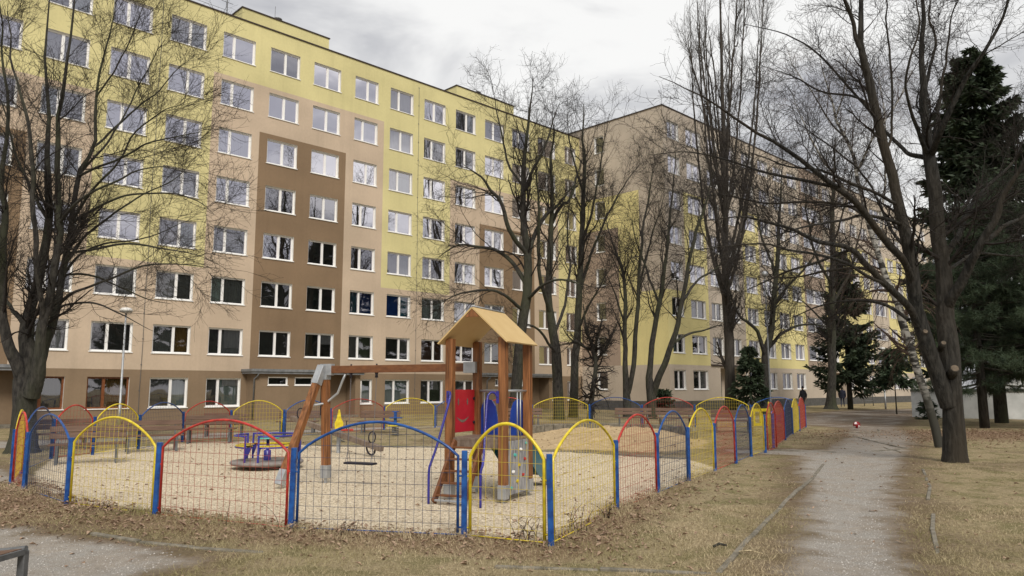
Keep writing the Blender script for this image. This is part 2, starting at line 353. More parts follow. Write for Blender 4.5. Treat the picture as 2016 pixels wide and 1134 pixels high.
def ground_material():
    m = bpy.data.materials.new('ground_cover'); m.use_nodes = True; t = m.node_tree; N = t.nodes; L = t.links
    b = N['Principled BSDF']; b.inputs['Roughness'].default_value = .95; b.inputs['Specular IOR Level'].default_value = .15
    tcn = N.new('ShaderNodeTexCoord'); P = tcn.outputs['Object']
    def noise(sc, det=5, ro=.6, dist=0):
        nz = N.new('ShaderNodeTexNoise'); nz.inputs['Scale'].default_value = sc; nz.inputs['Detail'].default_value = det; nz.inputs['Roughness'].default_value = ro; nz.inputs['Distortion'].default_value = dist; L.new(P, nz.inputs['Vector']); return nz.outputs['Fac']
    def ramp(f, stops):
        r = N.new('ShaderNodeValToRGB'); e = r.color_ramp.elements
        while len(e) < len(stops): e.new(.5)
        for k, (p, c) in enumerate(stops): e[k].position = p; e[k].color = (*c, 1)
        L.new(f, r.inputs['Fac']); return r.outputs[0]
    def mixc(f, a, c):
        x = N.new('ShaderNodeMix'); x.data_type = 'RGBA'; L.new(f, x.inputs['Factor']); L.new(a, x.inputs['A']); L.new(c, x.inputs['B']); return x.outputs['Result']
    def attr(n): a = N.new('ShaderNodeAttribute'); a.attribute_name = n; return a.outputs['Fac']
    def math_(op, a, b_):
        x = N.new('ShaderNodeMath'); x.operation = op
        for i, v in enumerate((a, b_)):
            if isinstance(v, (int, float)): x.inputs[i].default_value = v
            else: L.new(v, x.inputs[i])
        return x.outputs[0]
    def step(f, a, b_):
        r = N.new('ShaderNodeMapRange'); r.interpolation_type = 'SMOOTHSTEP'; r.inputs[1].default_value = a; r.inputs[2].default_value = b_; L.new(f, r.inputs[0]); return r.outputs[0]
    nbig, nmid, nfine, ngr = noise(.28, 5), noise(1.6, 6, .65), noise(20, 8, .85), noise(75, 4, .9)
    grass = ramp(nfine, [(.28, (.12, .085, .042)), (.5, (.31, .25, .15)), (.72, (.62, .52, .34))])
    green = ramp(nfine, [(.28, (.07, .06, .026)), (.5, (.20, .175, .085)), (.75, (.40, .35, .20))])
    lawn = mixc(step(nmid, .44, .62), grass, green)
    soil = ramp(nfine, [(.3, (.06, .04, .025)), (.55, (.17, .12, .08)), (.75, (.33, .25, .18))])
    lawn = mixc(math_('MULTIPLY', step(nbig, .5, .62), .45), lawn, soil)
    gravel = ramp(ngr, [(.3, (.12, .11, .10)), (.5, (.33, .31, .28)), (.7, (.68, .65, .60))])
    dust = ramp(noise(5, 6, .7), [(.3, (.21, .17, .13)), (.7, (.43, .37, .30))])
    gravel = mixc(math_('MULTIPLY', step(noise(1.1, 8, .8, .4), .42, .6), .55), gravel, dust)
    gravel = mixc(math_('MULTIPLY', step(noise(34, 6, .9), .60, .70), .55), gravel, soil)
    vo = N.new('ShaderNodeTexVoronoi'); vo.inputs['Scale'].default_value = 40; vo.inputs['Randomness'].default_value = 1; L.new(P, vo.inputs['Vector'])
    sv = N.new('ShaderNodeSeparateColor'); L.new(vo.outputs['Color'], sv.inputs[0])
    chip = ramp(sv.outputs[0], [(0., (.30, .23, .15)), (.2, (.51, .425, .30)), (.6, (.72, .62, .465)), (1., (.82, .74, .59))])
    gaps = step(vo.outputs['Distance'], .5, .75)
    dk = N.new('ShaderNodeRGB'); dk.outputs[0].default_value = (.20, .14, .09, 1)
    chip = mixc(math_('MULTIPLY', gaps, .42), chip, dk.outputs[0])
    chip = mixc(math_('MULTIPLY', step(noise(.7, 5), .55, .75), .18), chip, dk.outputs[0])
    sand = ramp(noise(7, 8, .8), [(.3, (.32, .22, .12)), (.5, (.52, .39, .23)), (.7, (.70, .56, .36))])
    pebble = math_('MULTIPLY', math_('SUBTRACT', nmid, .5), 1.3)
    pebble = math_('ADD', pebble, math_('MULTIPLY', math_('SUBTRACT', nfine, .5), .7))
    leaf = math_('ADD', attr('leafd'), math_('MULTIPLY', math_('SUBTRACT', nfine, .5), 1.1))
    litter = ramp(noise(30, 5, .85, .5), [(.3, (.05, .03, .018)), (.5, (.20, .13, .08)), (.68, (.46, .34, .23))])
    c = mixc(math_('MULTIPLY', step(leaf, .25, .8), .8), lawn, litter)
    gravel = mixc(math_('MULTIPLY', attr('far'), step(noise(.45, 7, .75, .5), .34, .56)), gravel, soil)
    pd = math_('ADD', attr('d_path'), pebble)
    worn = step(pd, 1.0, .05)
    c = mixc(math_('MULTIPLY', worn, .75), c, soil)
    c = mixc(step(pd, .22, -.35), c, gravel)
    cd_ = math_('ADD', attr('d_chip'), math_('MULTIPLY', pebble, .25))
    c = mixc(step(cd_, .05, -.05), c, chip)
    sd_ = math_('ADD', attr('d_sand'), math_('MULTIPLY', pebble, .8))
    c = mixc(step(sd_, .25, -.15), c, sand)
    L.new(c, b.inputs['Base Color'])
    bp = N.new('ShaderNodeBump'); bp.inputs['Strength'].default_value = .8; bp.inputs['Distance'].default_value = .025
    hsum = math_('ADD', math_('MULTIPLY', nfine, .7), math_('MULTIPLY', ngr, .4)); L.new(hsum, bp.inputs['Height']); L.new(bp.outputs[0], b.inputs['Normal'])
    return m
me = np_mesh('ground', V, F, ground_material(), True, dict(d_path=d_path.ravel(), d_chip=d_chip.ravel(), d_sand=d_sand.ravel(), leafd=leafd.ravel(), far=(.85 / (1 + np.exp(-(GY - 25) / 2.5)) * (GX > 0)).ravel()))
g = mesh_obj('ground', me); g['kind'] = 'structure'
# grid lookups for scatter
def look(A, x, y):
    j = np.clip(np.searchsorted(xs, x) - 1, 0, nX - 2); i = np.clip(np.searchsorted(ys, y) - 1, 0, nY - 2)
    return A[i, j]

# dry grass blades (near lawn)
def blades(n, xr, yr, seed, hmin, hmax, wid):
    r = np.random.RandomState(seed)
    x = r.uniform(*xr, n); y = r.uniform(*yr, n)
    y = yr[0] + (yr[1] - yr[0]) * r.rand(n) ** 1.5
    keep = (look(d_path, x, y) > .12 + r.rand(n) * .5 - .2) & (look(d_chip, x, y) > .1) & (look(d_sand, x, y) > .1) & (vnoise(x, y, .45, 9) + r.rand(n) * .7 > .05)
    x, y = x[keep], y[keep]; n = len(x); z = gz(x, y)
    h = r.uniform(hmin, hmax, n) * (.6 + .9 * (vnoise(x, y, .8, 12) + .5)); a = r.uniform(0, 2 * np.pi, n); lean = r.uniform(.3, 1.6, n) * h; b = r.uniform(0, 2 * np.pi, n)
    wx, wy = np.cos(a) * wid, np.sin(a) * wid
    p0 = np.stack([x - wx, y - wy, z - .01], -1); p1 = np.stack([x + wx, y + wy, z - .01], -1); p2 = np.stack([x + np.cos(b) * lean, y + np.sin(b) * lean, z + h * .8], -1)
    return np.stack([p0, p1, p2], 1).reshape(-1, 3)
def tufts(n, seed):
    r = np.random.RandomState(seed); i = r.randint(0, len(FLINE) - 1, n); t = r.rand(n); A = np.array(FLINE)
    c = A[i] * (1 - t[:, None]) + A[i + 1] * t[:, None]; c = c[(vnoise(c[:, 0], c[:, 1], .3, 31) > .0)]; n = len(c)
    x = c[:, 0] + r.randn(n) * .13; y = c[:, 1] + r.randn(n) * .13 - .05; z = gz(x, y); h = r.uniform(.04, .15, n); a = r.uniform(0, 6.28, n); b = r.uniform(0, 6.28, n); l = h * r.uniform(.1, 1.1, n)
    return np.stack([np.stack([x - np.cos(a) * .003, y - np.sin(a) * .003, z], -1), np.stack([x + np.cos(a) * .003, y + np.sin(a) * .003, z], -1), np.stack([x + np.cos(b) * l, y + np.sin(b) * l, z + h], -1)], 1).reshape(-1, 3)
Vb = np.concatenate([blades(230000, (-7, 8), (4.5, 11), 1, .014, .062, .0028), blades(90000, (-14, 14), (9, 26), 2, .012, .045, .005), tufts(9000, 3)])
me = np_mesh('dry_grass', Vb, np.arange(len(Vb)).reshape(-1, 3), M['straw'])
o = mesh_obj('dry_grass', me); o['kind'] = 'stuff'; tag(o, 'short straw coloured winter grass covering the lawn round the playground', 'grass')

# fallen leaves
def leaves(n, seed):
    r = np.random.RandomState(seed); P = []
    x = r.uniform(-10, 22, n * 20); y = r.uniform(4.5, 31, n * 20)
    p = look(leafd, x, y) + .012 + .02 * (look(d_path, x, y) > 0)
    k = r.rand(len(x)) < p; x, y = x[k][:n], y[k][:n]; n = len(x); z = gz(x, y) + r.uniform(.004, .05, n) * np.clip(look(leafd, x, y), .1, 1)
    s = r.uniform(.02, .05, n); a = r.uniform(0, 2 * np.pi, n)
    ca, sa = np.cos(a), np.sin(a); tz = r.uniform(-.7, .9, n) * s; fold = r.uniform(.1, .7, n) * s; rat = r.uniform(.35, .6, n)
    A = np.stack([x - ca * s, y - sa * s, z], -1); B = np.stack([x + ca * s, y + sa * s, z + tz], -1)
    Cc = np.stack([x - sa * s * rat, y + ca * s * rat, z + fold + .3 * tz], -1); D = np.stack([x + sa * s * rat, y - ca * s * rat, z + fold + .3 * tz], -1)
    V = np.stack([A, D, B, Cc], 1).reshape(-1, 3); i = np.arange(n) * 4
    F = np.concatenate([np.stack([i, i + 1, i + 2], -1), np.stack([i, i + 2, i + 3], -1)])
    return V, F
Vl, Fl = leaves(13000, 5)
me = np_mesh('fallen_leaves', Vl, Fl, M['leaf'])
o = mesh_obj('fallen_leaves', me); o['kind'] = 'stuff'; tag(o, 'brown curled dead leaves heaped along the foot of the fence', 'leaves')
# loose stones and chips on the play surface and path
def chips(n, seed, poly, size, xr, yr):
    r = np.random.RandomState(seed); x = r.uniform(*xr, n); y = yr[0] + (yr[1] - yr[0]) * r.rand(n) ** 1.6
    k = look(poly, x, y) < -.12; x, y = x[k], y[k]; n = len(x); z = gz(x, y)
    s = r.uniform(.4, 1, n) * size; a = r.uniform(0, 6.28, n); ca, sa = np.cos(a) * s, np.sin(a) * s; rt = r.uniform(.4, .9, n)
    h = s * r.uniform(.5, .9, n); t = r.uniform(-.5, .5, n) * s
    A = np.stack([x - ca, y - sa, z - .003], -1); B = np.stack([x + ca, y + sa, z + t * .5], -1); Cc = np.stack([x - sa * rt, y + ca * rt, z - .002], -1); D = np.stack([x + sa * rt, y - ca * rt, z], -1); E_ = np.stack([x + t, y + t, z + h], -1)
    V = np.stack([A, D, B, Cc, E_], 1).reshape(-1, 3); i = np.arange(n) * 5
    return V, np.concatenate([np.stack([i, i + 1, i + 4], -1), np.stack([i + 1, i + 2, i + 4], -1), np.stack([i + 2, i + 3, i + 4], -1), np.stack([i + 3, i, i + 4], -1)])
M['chip'] = mat('wood_chip', (.38, .30, .19), (.80, .71, .55), 40, .9, detail=2, lo=.3, hi=.6)
M['stone'] = mat('path_stone', (.16, .15, .14), (.62, .59, .55), 40, .9, detail=2, lo=.3, hi=.7)
Vc, Fc = chips(70000, 8, d_chip, .012, (-10.5, 4.2), (8.6, 22))
o = mesh_obj('play_surface_chips', np_mesh('play_surface_chips', Vc, Fc, M['chip'])); o['kind'] = 'stuff'; tag(o, 'loose pale chips covering the ground inside the playground fence', 'chips')
Vc, Fc = chips(70000, 9, d_path, .013, (-8, 9), (5, 20))
o = mesh_obj('path_gravel', np_mesh('path_gravel', Vc, Fc, M['stone'])); o['kind'] = 'stuff'; tag(o, 'fine grey gravel lying on the worn path', 'gravel')

# kerbs: each run of concrete edging is a thing
def kerb(pts, w, h, label, jit=.012, grp='concrete edging strips', gaps=0.):
    b = MB()
    for (p, q) in zip(pts[:-1], pts[1:]):
        L_ = math.dist(p, q); n = max(1, round(L_ / 1.0))
        for i in range(n):
            if gaps and random.random() < gaps: continue
            a = Vector((p[0] + (q[0] - p[0]) * i / n, p[1] + (q[1] - p[1]) * i / n, 0)); c = Vector((p[0] + (q[0] - p[0]) * (i + .985) / n, p[1] + (q[1] - p[1]) * (i + .985) / n, 0))
            j = random.uniform(-jit, jit)
            a.z = float(gz(a.x, a.y)) + h / 2 - .05 + j; c.z = float(gz(c.x, c.y)) + h / 2 - .05 + random.uniform(-jit, jit)
            a.x += random.uniform(-jit, jit); c.x += random.uniform(-jit, jit)
            b.beam(a, c, w, h + .04, bev=.008)
    return tag(b.build('kerb', M['kerb']), label, 'kerb', grp)
kerb(KERB1, .06, .05, 'long pale edging strip between the lawn and the gravel path')
kerb([(8.86, 16.77), (7.9, 14.8), (7.0, 13.0), (6.2, 11.6), (5.61, 10.4), (4.9, 9.1), (4.3, 7.9), (3.6, 6.2)], .05, .045, 'crooked half-buried edging strip right of the path', .016, gaps=.3)
kerb([(-.16, 7.33), (.8, 7.2), (1.8, 7.08)], .06, .05, 'short edging strip crossing the lawn at the bottom centre')
kerb([(-4.85, 9.0), (-4.1, 8.62), (-3.39, 8.3), (-2.54, 8.02)], .07, .05, 'dark edging strip between grey gravel and leaf litter at lower left')
kerb([(-5.4, 22.2), (-2.13, 21.75), (1.73, 19.95), (4.09, 18.19)], .06, .07, 'dark edging strip between the pale chips and the inner lawn')
kerb([(6.9, 20.75), (8.6, 20.45)], .06, .05, 'short plank-like edging strip just outside the open gate')
kerb([(9.6, 20.6), (10.9, 21.2), (11.93, 26.9)], .06, .05, 'edging strip at the bend of the path beyond the gate')
kerb([(11.4, 28.1), (14.2, 29.6), (14.9, 31.3)], .06, .05, 'edging strip round the grass corner with the red ball')
kerb([(10.6, 22.0), (10.2, 20.3)], .05, .04, 'thin pale edging strip right of the far path')
g2 = lambda x, y: tuple(gp(x, y)[:2])
for i_, (a_, b_, l_) in enumerate([(g2(1455, 1090), g2(1502, 1094), 'pale bent twig lying on the grass beside the lower kerb'), (g2(1405, 1080), g2(1431, 1078), 'dark broken piece of wood lying on the lawn near the bottom kerb'), (g2(1362, 962), g2(1390, 973), 'thin pale stick lying on the lawn near the blue arched panel')]):
    b = MB(); z_ = float(gz(a_[0], a_[1])) + .025
    b.tube([(a_[0], a_[1], z_), ((a_[0] + b_[0]) / 2, (a_[1] + b_[1]) / 2 + .04, z_ + .012), (b_[0], b_[1], z_)], [.009, .008, .004] if i_ != 1 else [.012, .016, .010], 5)
    tag(b.build('fallen_stick', M['straw'] if i_ != 1 else M['bark']), l_, 'stick')

# ------------------------------------------------------------------ buildings
def win_mesh(kind, split, fm, h=1.5, w=1.9):
    """frame of a two-sash window in an opening w x h, plane y=.17 behind the wall; origin at the lower left corner"""
    b = MB(); y0, y1 = .13, .2; t = .085
    b.box((0, y0, 0), (w, y1, t)); b.box((0, y0, h - t), (w, y1, h)); b.box((0, y0, t), (t, y1, h - t)); b.box((w - t, y0, t), (w, y1, h - t))
    if split:
        x = w * split; b.box((x - .065, y0 - .012, t), (x + .065, y1, h - t))
    me = bpy.data.meshes.new('window'); me.from_pydata(b.v, [], b.f); me.materials.append(fm); me.update(); return me
def sill_mesh(w=1.9):
    b = MB(); b.box((-.05, -.05, -.045), (w + .05, .13, .004), bev=.006)
    me = bpy.data.meshes.new('sill'); me.from_pydata(b.v, [], b.f); me.materials.append(M['white']); me.update(); return me
def pane_mesh(gm='glass', w=1.9, h=1.5):
    me = bpy.data.meshes.new('pane'); me.from_pydata([(.05, .175, .05), (w - .05, .175, .05), (w - .05, .175, h - .05), (.05, .175, h - .05)], [], [(0, 1, 2, 3)]); me.materials.append(M[gm]); me.update(); return me
def curtain_or_room_mesh(kl, kr, split, w=1.9, h=1.5):
    b = MB()
    for (x0, x1, k, mi) in ((.03, w * split, kl, 0), (w * split, w - .03, kr, 1)):
        fold = k in ('lace', 'white', 'grey', 'green', 'amber')
        n = 22 if fold else 1
        for i in range(n):
            xa = x0 + (x1 - x0) * i / n; xb = x0 + (x1 - x0) * (i + 1) / n
            ya = .31 + (.03 * (i % 2) if fold else 0); yb = .31 + (.03 * ((i + 1) % 2) if fold else 0)
            b.quad([(xa, ya, .03), (xb, yb, .03), (xb, yb, h - .03), (xa, ya, h - .03)], mi)
    me = bpy.data.meshes.new('curtain_or_room_shade'); me.from_pydata(b.v, [], b.f); me.materials.append(curt[kl]); me.materials.append(curt[kr])
    me.polygons.foreach_set('material_index', b.m); me.update(); return me
def blind_mesh(hb, kb, w=1.9, h=1.5):
    b = MB(); x0, x1 = [(.06, w * .45), (w * .5, w - .06), (.06, w - .06)][int(hb * 100) % 3]; n = 12
    for i in range(n):
        z1 = h - .05 - (h * hb) * i / n; z0 = h - .05 - (h * hb) * (i + 1) / n; b.quad([(x0, .25, z0), (x1, .25, z0), (x1, .235, z1), (x0, .235, z1)])
    me = bpy.data.meshes.new('blind'); me.from_pydata(b.v, [], b.f); me.materials.append(curt[kb]); me.update(); return me
WM = {}; GR = random.Random(77)
def wcache(key, fn):
    if key not in WM: WM[key] = fn()
    return WM[key]
def add_window(par, s, z, w, h, split, kl, kr, fm='white', rot=0, base=(0, 0), stuff=None):
    """one window = frame (part) with its pane, sill and curtain (sub-parts)"""
    sx, sz = w / 1.9, h / 1.5
    fr = mesh_obj('window', wcache(('f', round(split, 2), fm), lambda: win_mesh('w', split, M[fm])), par)
    fr.location = (*base, z) if rot else (s, 0, z)
    if rot: fr.rotation_euler = (0, 0, rot)
    fr.scale = (sx, 1, sz)
    gm = 'glass_clear' if (z < 3 or rot) else GR.choice(['glass', 'glass_clear', 'glass_clear'] if z < 8 else ['glass', 'glass_coated', 'glass_coated', 'glass_coated']); mesh_obj('pane', wcache(('p', gm), lambda: pane_mesh(gm)), fr); mesh_obj('sill', wcache('s', sill_mesh), fr)
    if GR.random() < .3 and not rot:
        hb = GR.choice([.25, .4, .55, .7]); kb = GR.choice(['white', 'pale', 'grey', 'lace', 'green']); mesh_obj('blind', wcache(('b', hb, kb), lambda: blind_mesh(hb, kb)), fr)
    mesh_obj('curtain_or_room_shade', wcache(('c', kl, kr, round(split, 2)), lambda: curtain_or_room_mesh(kl, kr, split or .5)), fr)  # dark halves paint the shade of the room behind the glass
    return fr
def wall_grid(name, par, S, Z, openings, colfn, mats, fn, depth=.34, revmat=0):
    """wall skin cut by openings; fn(s,z,w)->local xyz. openings (s0,s1,z0,z1)"""
    b = MB(); ss = set(S); zz = set(Z)
    for o_ in openings: ss |= {round(o_[0], 3), round(o_[1], 3)}; zz |= {round(o_[2], 3), round(o_[3], 3)}
    ss = sorted(ss); zz = sorted(zz)
    for i in range(len(ss) - 1):
        if ss[i + 1] - ss[i] < 1e-4: continue
        cs = (ss[i] + ss[i + 1]) / 2
        for k in range(len(zz) - 1):
            if zz[k + 1] - zz[k] < 1e-4: continue
            cz = (zz[k] + zz[k + 1]) / 2
            if any(o_[0] < cs < o_[1] and o_[2] < cz < o_[3] for o_ in openings): continue
            b.quad([fn(ss[i], zz[k], 0), fn(ss[i + 1], zz[k], 0), fn(ss[i + 1], zz[k + 1], 0), fn(ss[i], zz[k + 1], 0)], colfn(cs, cz))
    for o_ in openings:
        s0, s1, z0, z1 = o_[:4]; D_ = o_[4] if len(o_) > 4 else depth; rm = revmat if len(o_) <= 4 else colfn((s0 + s1) / 2, z0 + .1)
        b.quad([fn(s0, z0, 0), fn(s0, z0, D_), fn(s0, z1, D_), fn(s0, z1, 0)], rm); b.quad([fn(s1, z0, D_), fn(s1, z0, 0), fn(s1, z1, 0), fn(s1, z1, D_)], rm)
        b.quad([fn(s0, z0, 0), fn(s1, z0, 0), fn(s1, z0, D_), fn(s0, z0, D_)], rm); b.quad([fn(s0, z1, D_), fn(s1, z1, D_), fn(s1, z1, 0), fn(s0, z1, 0)], rm)
        if len(o_) > 4: b.quad([fn(s0, z0, D_), fn(s1, z0, D_), fn(s1, z1, D_), fn(s0, z1, D_)], rm)
    return b.build(name, mats, par)

# ---- building A (long block on the left) : local x = along facade, y = into the building
bA = empty('apartment_block', (NX * DA, NY * DA, 0), ROTF, 'long eight storey apartment block in yellow, tan and brown plaster behind the playground', 'building')
matsA = [M['reveal'], M['yellow_wall'], M['tan_wall'], M['brown_wall'], M['base_wall']]
colL = lambda i: 2.55 + 2.87 * i
def colspec(i):
    if i == 15: return 46.0, 1.36
    if i == 8: return 25.62, 1.78
    if i == 14: return 42.75, 2.05
    return colL(i), 1.91
def rowspec(r): return (.74, 1.53) if r == 0 else (3.51 + 2.8 * (r - 1), 1.46)
def inr(v, a, b): return a <= v < b
def colA(s, z):
    if z < 2.65: return 4
    for k in (-17.2, 0, 17.2):
        hi = 0 if k == 0 else -2.8
        if inr(s, 19.27 + k, 25.05 + k) and z < 16.45 + hi: return 3
        if inr(s, 16.45 + k, 27.9 + k) and z < 19.25 + hi: return 2
    if z < (5.4 if s > 45 else 8.15): return 2
    return 1
opA = []; wins = []
rw = random.Random(11)
pal_low = ['dark', 'mid', 'grey', 'pale', 'grey', 'green', 'lace', 'pale', 'mid', 'grey', 'lace']
pal_hi = ['white', 'lace', 'pale', 'grey', 'mid', 'lace', 'pale', 'mid', 'dark', 'white']
for i in range(-1, 16):
    s0, w = colspec(i)
    for r in range(8):
        if r == 0 and i in (0, 1, 6, 7, 12, 13): continue
        z0, h = rowspec(r)
        if r == 1 and i in (12,): pass
        opA.append((s0, s0 + w, z0, z0 + h))
        fm = 'brown_frame' if (r == 0 and i in (2, 3)) else 'white'
        sp = rw.choice([.4, .4, .58, .5]) if i not in (6, 7) else .53
        if i in (5,): sp = .36
        if i in (4,): sp = .56
        kl, kr = rw.choice(pal_low if r < 4 else pal_hi), rw.choice(pal_low if r < 4 else pal_hi)
        if i in (6, 7): kl = kr = 'dark' if r < 5 else 'mid'
        if r == 2 and i == 8: kl, kr = 'teal', 'blue'
        if r == 2 and i == 9: kl, kr = 'blue', 'teal'
        if r == 1 and i in (10, 11): kl = kr = 'rust'
        if r == 1 and i == 4: kl, kr = 'grey', 'amber'
        if r == 1 and i == 3: kl = kr = 'dark'
        if r == 1 and i == 5: kl, kr = 'mid', 'lace'
        if r == 0 and i == 2: kl, kr = 'amber', 'mid'
        if r == 0 and i == 3: kl, kr = 'mid', 'amber'
        if r == 0 and i in (4, 5): kl, kr = 'mid', 'pale'
        if r == 0 and i in (8, 9): kl, kr = 'pale', 'pale'
        if r == 0 and i == 10: kl, kr = 'grey', 'green'
        wins.append((i, s0, z0, w, h, sp, kl, kr, fm))
ZT = 22.81
SA = [-10, -.7, 2.07, 7.85, 10.7, 16.45, 19.27, 25.05, 27.9, 33.65, 36.47, 42.25, 45.1, 47.9]
ZA = [0, 2.65, 5.4, 8.15, 13.65, 16.45, 19.25, ZT]
wall_grid('wall', bA, SA, ZA, opA, colA, matsA, lambda s, z, w: (s, w, z))
b = MB(); b.quad([(-10, 0, 0), (-10, 12, 0), (-10, 12, ZT), (-10, 0, ZT)]); b.quad([(47.9, 12, 0), (-10, 12, 0), (-10, 12, ZT), (47.9, 12, ZT)])
b.build('side_wall', M['tan_wall'], bA)
b = MB(); b.box((-10, .3, ZT - .25), (47.88, 11.9, ZT - .12)); b.build('roof', M['roof_felt'], bA)
b = MB(); b.box((-10.05, -.06, ZT), (47.88, .34, ZT + .07)); b.build('parapet_flashing', M['roof_edge'], bA)
merged = MB()
for (i, s0, z0, w, h, sp, kl, kr, fm) in wins:
    if 1 <= i <= 12: add_window(bA, s0, z0, w, h, sp, kl, kr, fm)
    else:
        for me_, mi in ((wcache(('f', round(sp, 2), fm), lambda: win_mesh('w', sp, M[fm])), 0), (wcache('p', pane_mesh), 1), (wcache('s', sill_mesh), 0), (curtain_or_room_mesh(kl, kr, sp), 2)):
            mm = mi
            for p in me_.polygons:
                pts = [(s0 + me_.vertices[v].co.x * w / 1.9, me_.vertices[v].co.y, z0 + me_.vertices[v].co.z * h / 1.5) for v in p.vertices]
                if mi == 2: mm = 2 + (hash((i, z0 > 9)) % 3)
                merged.quad(pts, mm)
mo = merged.build('window', [M['white'], M['glass'], curt['mid'], curt['lace'], curt['dark']], bA); mo['kind'] = 'stuff'
# stair tower boxes on the roof
for s0, s1 in ((19.24, 25.36), (36.71, 43.0), (1.9, 8.0)):
    b = MB(); b.box((s0, 3, ZT - .3), (s1, 7.5, 25.2)); h_ = b.build('stair_tower', M['yellow_wall'], bA)
    b = MB(); b.box((s0 - .06, 2.94, 25.2), (s1 + .06, 7.56, 25.27)); b.build('flashing', M['roof_edge'], h_)
    b = MB(); b.lathe([(.16, 25.27), (.16, 25.5), (.28, 25.55), (.28, 25.62), (0, 25.7)], 10, 0, ((s0 + s1) / 2 - .4, 3.6, 0)); b.tube([((s0 + s1) / 2 - .7, 3.4, 25.2), ((s0 + s1) / 2 - .7, 3.4, 26.3)], .015, 4); b.build('vent', M['dark_steel'], h_)
b = MB(); b.tube([(17.6, 1.4, ZT), (17.6, 1.4, ZT + 2.3)], .03, 5); b.tube([(17.25, 1.4, ZT + 1.5), (17.95, 1.4, ZT + 1.5)], .015, 4); b.tube([(17.25, 1.4, ZT + 1.9), (17.95, 1.4, ZT + 1.9)], .015, 4)
b.tube([(-8, 1.4, ZT + 1.0), (17.6, 1.4, ZT + 1.0)], .012, 4); b.build('antenna', M['dark_steel'], bA)
# lightning conductors and panel joints
for s_ in (13.55, 30.75):
    b = MB(); pts = [(s_ + random.uniform(-.02, .02), -.04, z_) for z_ in np.arange(.3, ZT, 1.3)]; b.tube(pts, .013, 4)
    for p in pts: b.box((p[0] - .03, -.04, p[2] - .02), (p[0] + .03, .01, p[2] + .02))
    b.build('lightning_cable', M['dark_steel'], bA)
# entrance porches: box with two slit windows, a deep doorway, steel-edged flat roof
def porch(k, near=True):
    x0, x1, P, zt = 19.15 + k, 25.85 + k, 1.05, 2.5
    pm = [M['base_wall'], M['reveal']]
    ops = [(x0 + .72, x0 + 1.9, 1.88, 2.34), (x0 + 2.34, x0 + 3.5, 1.88, 2.34)]
    ob = wall_grid('porch', bA, [x0, x0 + 3.98, x1], [0, zt], ops + [(x0 + 4.0, x1 - .35, 0.02, zt - .02, 1.03)], lambda s, z: 0, pm, lambda s, z, w: (s, -P + w, z), .2, 1)
    b = MB(); b.quad([(x0, -P, 0), (x0, 0, 0), (x0, 0, zt), (x0, -P, zt)]); b.build('porch_side', M['base_wall'], ob)
    b = MB(); b.quad([(x1, 0, 0), (x1, -P, 0), (x1, -P, zt), (x1, 0, zt)]); b.build('porch_side', M['base_wall'], ob)
    for o_ in ops:
        b = MB(); w_, h_ = o_[1] - o_[0], o_[3] - o_[2]; t = .06
        b.box((o_[0], -P + .04, o_[2]), (o_[1], -P + .1, o_[2] + t)); b.box((o_[0], -P + .04, o_[3] - t), (o_[1], -P + .1, o_[3])); b.box((o_[0], -P + .04, o_[2] + t), (o_[0] + t, -P + .1, o_[3] - t)); b.box((o_[1] - t, -P + .04, o_[2] + t), (o_[1], -P + .1, o_[3] - t))
        b.box((o_[0] - .04, -P - .04, o_[2] - .04), (o_[1] + .04, -P + .04, o_[2] + .004)); b.build('slit_window', M['white'], ob)
        b = MB(); b.quad([(o_[0], -P + .09, o_[2]), (o_[1], -P + .09, o_[2]), (o_[1], -P + .09, o_[3]), (o_[0], -P + .09, o_[3])]); b.build('pane', M['glass'], ob)
        b = MB(); b.quad([(o_[0], -P + .19, o_[2]), (o_[1], -P + .19, o_[2]), (o_[1], -P + .19, o_[3]), (o_[0], -P + .19, o_[3])]); b.build('painted_room_shade', curt['dark'], ob)  # flat sheet painted dark for the unlit space behind the slit
    b = MB(); b.box((x0 + 4.1, -.09, .15), (x0 + 5.0, -.03, 2.1)); b.build('door', mat('entrance_door%d' % (k > 0), (.02, .02, .025), rough=.3), ob)
    b = MB(); b.box((x0 + 4.0, -P - .4, 0), (x1 - .35, -.1, .14)); b.build('step', M['kerb'], ob)
    b = MB(); b.box((x0 - .3, -P - .25, zt + .0), (x1 + .1, .0, zt + .2)); b.box((x0 - .34, -P - .31, zt + .12), (x1 + .14, -P - .24, zt + .26)); b.box((x0 - .36, -P - .25, zt + .12), (x0 - .29, -.02, zt + .26)); b.build('porch_roof', M['canopy'], ob)
    b = MB(); b.tube([(x0 + .05, -P - .2, zt), (x0 + .05, -P - .2, zt - .08), (x0 - .08, -P - .02, zt - .28), (x0 - .08, -P - .0, .1)], .045, 8); b.build('downpipe', M['dark_steel'], ob)
porch(0); porch(17.2); porch(-17.25)

# ---- building B (gable turned to the playground, facade running off to the right)
bB = empty('apartment_block', (NX * DB, NY * DB, 0), ROTF, 'taupe and golden apartment block seen end-on, its gable meeting the yellow block', 'building')
matsB = [M['reveal'], M['pink_wall'], M['gold_wall'], M['dusk_wall'], M['plinth']]
ZB, SB0, SB1 = 23.49, 47.9, 112.
def rowB(r): return (1.58, 1.47) if r == 0 else (4.33 + 2.79 * (r - 1), 1.44)
colsB = [(48.5, 1.6, .5), (51.15, 2.15, .5), (54.2, 1.7, .5), (57.1, 1.7, .5), (60.1, 1.9, .5), (63.1, 1.9, .5), (66.05, 1.95, .5), (68.95, 1.9, .5), (71.95, 4.1, .5),
         (77.0, 1.9, .5), (80.95, 1.6, .5), (83.8, 1.9, .5), (86.8, 1.9, .5), (89.9, 3.4, .5), (94.6, 1.9, .5), (97.6, 1.9, .5), (100.6, 1.9, .5), (104, 1.9, .5), (107.4, 1.9, .5)]
